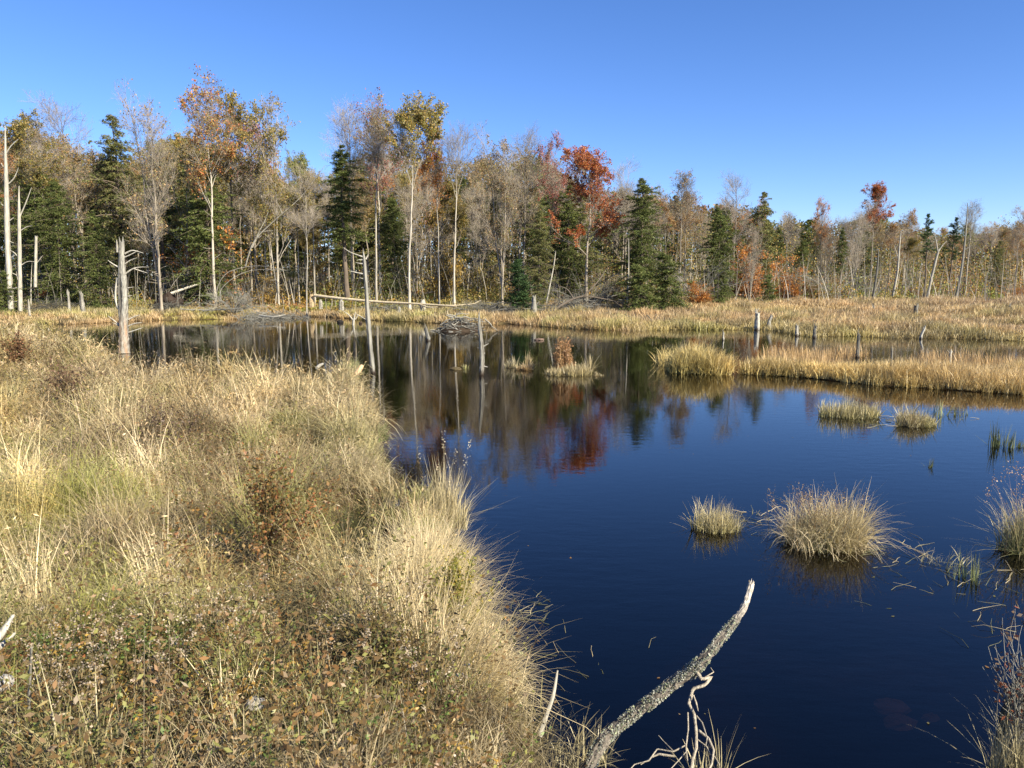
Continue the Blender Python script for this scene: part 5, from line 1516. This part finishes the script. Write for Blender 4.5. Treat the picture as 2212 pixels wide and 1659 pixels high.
# ------------------------------------------------------------------ shrubs on the banks
def shrub(name, label, px, py, z, H, Wd, seed, scol, palette, nst, nlf, ls, cat='shrub'):
    b = P(px, py, z); g = np.random.default_rng(seed)
    t = thing(name, label, cat, b)
    K = 6; az = g.uniform(0, 6.28, nst); th = np.abs(g.normal(0, Wd, nst)); h = H * g.uniform(.6, 1.1, nst)
    tt = np.linspace(0, 1, K)
    r = np.outer(np.sin(th) * h, tt); z_ = np.outer(np.cos(th) * h, tt)
    P0 = np.stack([r * np.cos(az)[:, None], r * np.sin(az)[:, None], z_], -1) + g.normal(0, .012, (nst, K, 3))
    R0 = np.broadcast_to(.004 * (1 - .6 * tt)[None], (nst, K)).copy()
    a = Acc(); V, F = tubes(P0, R0, 4); a.add(V, F, np.array(scol))
    P1, R1, _ = grow(P0, R0, 6, .3, 1, .6, lambda t: H * .28 + 0 * t, .6, g, K=4, up=.1, rmin=.0012)
    V, F = tubes(P1, R1, 3); a.add(V, F, np.array(scol)); obj('stems', a.mesh('stems', M_TWIG), t)
    if nlf:
        i = g.integers(0, len(P1), nlf); f = g.random((nlf, 1)) * 3; k = np.minimum(f[:, 0].astype(int), 2); f = f - k[:, None]
        c = P1[i, k] * (1 - f) + P1[i, k + 1] * f + g.normal(0, .01, (nlf, 3))
        a = Acc(); V, F = leafq(c, ls * g.uniform(.6, 1.3, nlf), .55, g); p = np.array(palette)
        a.add(V, F, rep(p[g.integers(0, len(p), nlf)] * g.uniform(.7, 1.25, (nlf, 1)), 4)); obj('leaves', a.mesh('leaves', M_LEAF), t)
shrub('shrub', 'orange and olive leaved shrub in the middle of the near bank', 585, 1270, .5, .85, .45, 601, BROWN * .7, [(.30, .17, .05), (.24, .16, .05), (.16, .15, .04), (.34, .15, .06)], 26, 2400, .03)
shrub('shrub', 'yellowing willowherb plant on the straw mound by the water', 985, 1400, .45, .5, .22, 602, OLIVE * .7, [(.34, .30, .06), (.22, .24, .06), (.36, .26, .06), (.2, .17, .06)], 26, 2000, .021)
shrub('shrub', 'brown-leaved bush at the lower right corner of the near bank', 830, 1540, .6, .5, .5, 603, BROWN * .6, [(.10, .11, .04), (.14, .10, .05), (.20, .16, .05)], 34, 3000, .022)
shrub('shrub', 'twiggy shrub with a few red leaves in the bottom right corner', 2195, 1640, .2, .62, .22, 604, GREYW * .8, [(.30, .10, .05), (.14, .09, .05), (.18, .12, .07)], 26, 420, .028)
shrub('shrub', 'dark brown meadowsweet patch at left of the near bank', 150, 905, .4, .8, .4, 605, BROWN * .6, [(.16, .09, .06), (.13, .08, .05)], 40, 900, .05)
shrub('shrub', 'rusty bush at the left edge behind the straw grass', 40, 800, .4, .8, .5, 606, BROWN * .7, [(.28, .14, .07), (.2, .12, .06)], 50, 1600, .06)
shrub('shrub', 'grey-brown weed patch in the middle of the near bank', 360, 1010, .4, .75, .45, 607, BROWN * .7, [(.2, .14, .1), (.15, .1, .07)], 40, 1000, .035)

# goldenrods: individual plants close to the viewer
GP = [(300, 1330), (395, 1300), (470, 1330), (700, 1470), (880, 1400), (640, 1400), (215, 1420), (160, 1560), (130, 1640), (330, 1500), (960, 1480), (90, 1420), (240, 1600), (510, 1420), (770, 1360)]
GL = ['above the green blades', 'topmost of the row left of the orange shrub', 'just below the orange shrub', 'left of the brown-leaved bush', 'by the dark gully', 'beside the fresh green blades', 'under the yellow-green clump',
      'low near the left corner', 'lowest near the left corner', 'in the middle of the rusty ground cover', 'below the straw mound', 'right of the white sticks', 'over the ferny ground near the bottom', 'left of the fresh green blades', 'beneath the orange shrub, right side']
for k, ((px, py), lb) in enumerate(zip(GP, GL)):
    g = np.random.default_rng(700 + k); b = P(px, py + 60, .75)
    b[2] = tz(b[0], b[1])
    t = thing('goldenrod', 'beige goldenrod gone to seed ' + lb, 'plant', b, 0, 'goldenrods gone to seed on the near bank')
    a = Acc(); h = Acc()
    ns = 5
    P_ = blades(a, np.stack([g.normal(0, .05, ns), g.normal(0, .05, ns), np.zeros(ns)], -1), g.uniform(.45, .65, ns), g.uniform(0, 6.28, ns), g.uniform(.05, .3, ns), g.uniform(.1, .7, ns), np.full(ns, .005), np.tile(BROWN * .9, (ns, 1)), K=8, rng=g)
    c = P_[:, 2:7].reshape(-1, 3); c = np.repeat(c, 4, 0) + g.normal(0, .02, (len(c) * 4, 3))
    V, F = leafq(c, .035, .35, g); a.add(V, F, np.array(BROWN * .8))
    obj('stems', a.mesh('stems', M_TWIG), t)
    c = np.repeat(P_[:, 5:].reshape(-1, 3), 18, 0); c = c + g.normal(0, 1, c.shape) * np.array([.014, .014, .009])
    V, F = leafq(c, .009 * g.uniform(.6, 1.4, len(c)), .8, g); h.add(V, F, rep(np.array([.44, .36, .26]) * g.uniform(.7, 1.15, (len(c), 1)), 4)); obj('seed_heads', h.mesh('seed_heads', M_GRASS), t)

# ------------------------------------------------------------------ the lichened branch in the foreground
def fg_branch():
    g = np.random.default_rng(800)
    def bp(px, py, z): return P(px, py, z)
    b = bp(1262, 1675, .30)
    t = thing('fallen_branch', 'thick lichen-crusted dead branch reaching up out over the dark water', 'branch', b)
    def path(l): return [(*(bp(px, py, z) - b), .64 * hw / FPX * np.linalg.norm(bp(px, py, z) - np.array([0, 0, CAM_H]))) for px, py, hw, z in l]
    main = [(1240, 1720, 20, .22), (1262, 1675, 18, .30), (1300, 1605, 17.5, .42), (1345, 1560, 17, .50), (1405, 1515, 18, .60), (1450, 1478, 17, .68), (1498, 1445, 20, .76), (1530, 1412, 15, .84), (1572, 1360, 13, .93), (1603, 1320, 10, 1.01), (1616, 1288, 8.5, 1.07), (1622, 1262, 9.5, 1.12)]
    a = Acc()
    q = wood(a, path(main), 110, 26, .2, .10, np.array([.20, .175, .14]), np.array([.06, .05, .04]), 801, jag=.03, streak=.7,
             fn=lambda tt, ang, R, C, g: (R * (.86 + .5 * np.clip(vnoise(tt * 60 + 0 * ang[None, :], np.sin(ang[None, :]) * 1.6 + tt * 9, 1.0) - .45, 0, 1)), C * (1 - np.clip((tt - .82) * 8, 0, 1)[..., None]) + np.array([.62, .56, .46]) * np.clip((tt - .82) * 8, 0, 1)[..., None] * g.uniform(.55, 1.1, (R.shape[0], R.shape[1], 1))))
    obj('limb', a.mesh('limb', M_CLOSE, False), t)
    # crusty lichen flakes all round the limb
    n = 15000
    i = g.integers(0, int(110 * .86), n); an = g.uniform(0, 6.283, n)
    T = nrm(np.gradient(q[:, :3], axis=0)); ref = np.array([0.1, .05, 1.]); A = nrm(np.cross(T, ref)); B = np.cross(T, A)
    nor = np.cos(an)[:, None] * A[i] + np.sin(an)[:, None] * B[i]
    patch = vnoise(i * .35, an * 2.2, 1.0)
    keep = patch + g.normal(0, .06, n) > .47
    i, an, nor, patch = i[keep], an[keep], nor[keep], patch[keep]; n = len(i)
    c = q[i, :3] + nor * (q[i, 3:4] * g.uniform(.95, 1.22, (n, 1))) + T[i] * g.uniform(-.006, .006, (n, 1))
    V, F = leafq(c, g.uniform(.004, .012, n), .8, g, up=0)
    col = np.where((g.random(n) < .25)[:, None], np.array([.45, .50, .30]), np.array([.50, .50, .42])) * g.uniform(.6, 1.15, (n, 1))
    a = Acc(); a.add(V, F, rep(col, 4)); obj('lichen', a.mesh('lichen', M_LEAF), t)
    # the pale twisting side branch
    sides_ = [
        ([(1500, 1448, 9, .76), (1515, 1470, 8, .74), (1536, 1458, 7, .74), (1522, 1478, 7, .72), (1500, 1492, 7, .70), (1484, 1520, 6.5, .67), (1498, 1545, 6, .64), (1508, 1580, 6, .60), (1505, 1610, 6.5, .57), (1496, 1640, 6.5, .53), (1490, 1700, 6, .48)], 'side_branch'),
        ([(1508, 1575, 5, .60), (1528, 1595, 5, .59), (1543, 1620, 4.5, .57), (1537, 1650, 4.5, .54), (1510, 1700, 4.5, .50)], 'side_branch'),
        ([(1498, 1500, 4, .70), (1505, 1520, 3.6, .68), (1509, 1535, 1.5, .67)], 'side_branch'),
        ([(1490, 1540, 3.2, .65), (1482, 1575, 3, .62), (1480, 1610, 3, .58), (1478, 1640, 2.4, .55)], 'side_branch'),
        ([(1485, 1605, 3, .57), (1455, 1622, 3, .55), (1420, 1620, 2.8, .54), (1400, 1640, 2.6, .52), (1370, 1650, 2, .50), (1330, 1690, 1.6, .47)], 'side_branch'),
        ([(1455, 1632, 4.2, .53), (1425, 1628, 4, .53), (1405, 1634, 2.6, .52), (1385, 1655, 2, .5)], 'side_branch'),
        ([(1505, 1600, 3, .58), (1530, 1610, 2.2, .57), (1535, 1632, 1.6, .55)], 'side_branch'),
        ([(1512, 1470, 3, .74), (1540, 1452, 2.4, .75), (1536, 1444, 1.2, .76)], 'side_branch'),
        ([(1499, 1548, 3, .64), (1516, 1560, 2.6, .63), (1530, 1590, 2.2, .61), (1524, 1612, 1.4, .59)], 'side_branch'),
        ([(1486, 1622, 2.4, .56), (1462, 1645, 2, .54), (1440, 1675, 1.4, .51)], 'side_branch'),
        ([(1455, 1622, 2, .55), (1432, 1600, 1.4, .56), (1420, 1588, .7, .57)], 'side_branch'),
        ([(1541, 1630, 2.4, .56), (1556, 1652, 1.8, .54), (1560, 1690, 1.2, .51)], 'side_branch'),
    ]
    for k, (l, nm) in enumerate(sides_):
        l = [(p0 + g.normal(0, 2.5), p1 + g.normal(0, 2.5), p2 * .72, p3) for p0, p1, p2, p3 in l]
        a = Acc(); wood(a, path(l), 46, 10, .16, .12, np.array([.42, .37, .28]), np.array([.16, .14, .10]), 810 + k, streak=.5, straight=True); obj(nm, a.mesh(nm, M_CLOSE), t)
fg_branch()

def near_stick(label, l, seed, col=SILV, name='dead_stick', group='bleached sticks on the near bank'):
    w = [P(px, py, z) for px, py, hw, z in l]
    b = w[0]
    a = Acc(); wood(a, [(*(p - b), hw / FPX * np.linalg.norm(p - np.array([0, 0, CAM_H]))) for p, (px, py, hw, z) in zip(w, l)], 26, 10, .08, .08, col, DARKW, seed, jag=.01, streak=.35)
    o = obj(name, a.mesh(name, M_WOOD)); o.location = tuple(b); tag(o, label, 'stick', group)
near_stick('white pointed stick standing at the bank edge left of the fallen branch', [(1165, 1590, 6, .25), (1180, 1545, 4.6, .34), (1195, 1500, 4, .44), (1204, 1450, 2, .54)], 901, SILV * .85)
near_stick('upper of two white sticks poking in at the left edge', [(-30, 1400, 8, .95), (0, 1372, 7, 1.0), (28, 1330, 3, 1.06)], 902, SILV * 1.1)
near_stick('lower of two white sticks poking in at the left edge', [(-30, 1420, 6, .95), (2, 1395, 5, 1.0), (30, 1370, 2.5, 1.03)], 903, SILV * 1.05)
near_stick('thin pale stem lying across the bottom of the near bank', [(340, 1665, 2.5, 1.0), (420, 1610, 2.4, 1.05), (500, 1592, 2.4, 1.06), (620, 1598, 2, 1.04), (740, 1600, 1.5, 1.0)], 904, BROWN * 2)
near_stick('tan curved stem at the very bottom beneath the brown-leaved bush', [(590, 1655, 3, .98), (680, 1642, 3, 1.0), (740, 1640, 3, 1.0), (830, 1665, 2.5, .96)], 905, STRAW * 1.3)
near_stick('upright dry grey stalk low at the left of the near bank', [(62, 1560, 2.6, .9), (64, 1480, 2.4, 1.1), (68, 1400, 1.8, 1.3)], 906, SILV * .8)
near_stick('dark weathered wood chunk lying on the bank tip', [(725, 838, 9, .35), (745, 832, 9, .38), (765, 826, 6, .40)], 907, GREYW * .6, name='driftwood')
near_stick('tan splintered board end at the tip of the near bank', [(766, 812, 5, .30), (775, 800, 6, .40), (782, 790, 4, .5)], 908, np.array([.55, .38, .22]), name='driftwood')
near_stick('pale rounded chunk of wood in the bay behind the near bank', [(684, 795, 3, .45), (690, 790, 3.6, .48), (697, 786, 2.4, .5)], 909, SILV * .8, name='driftwood')
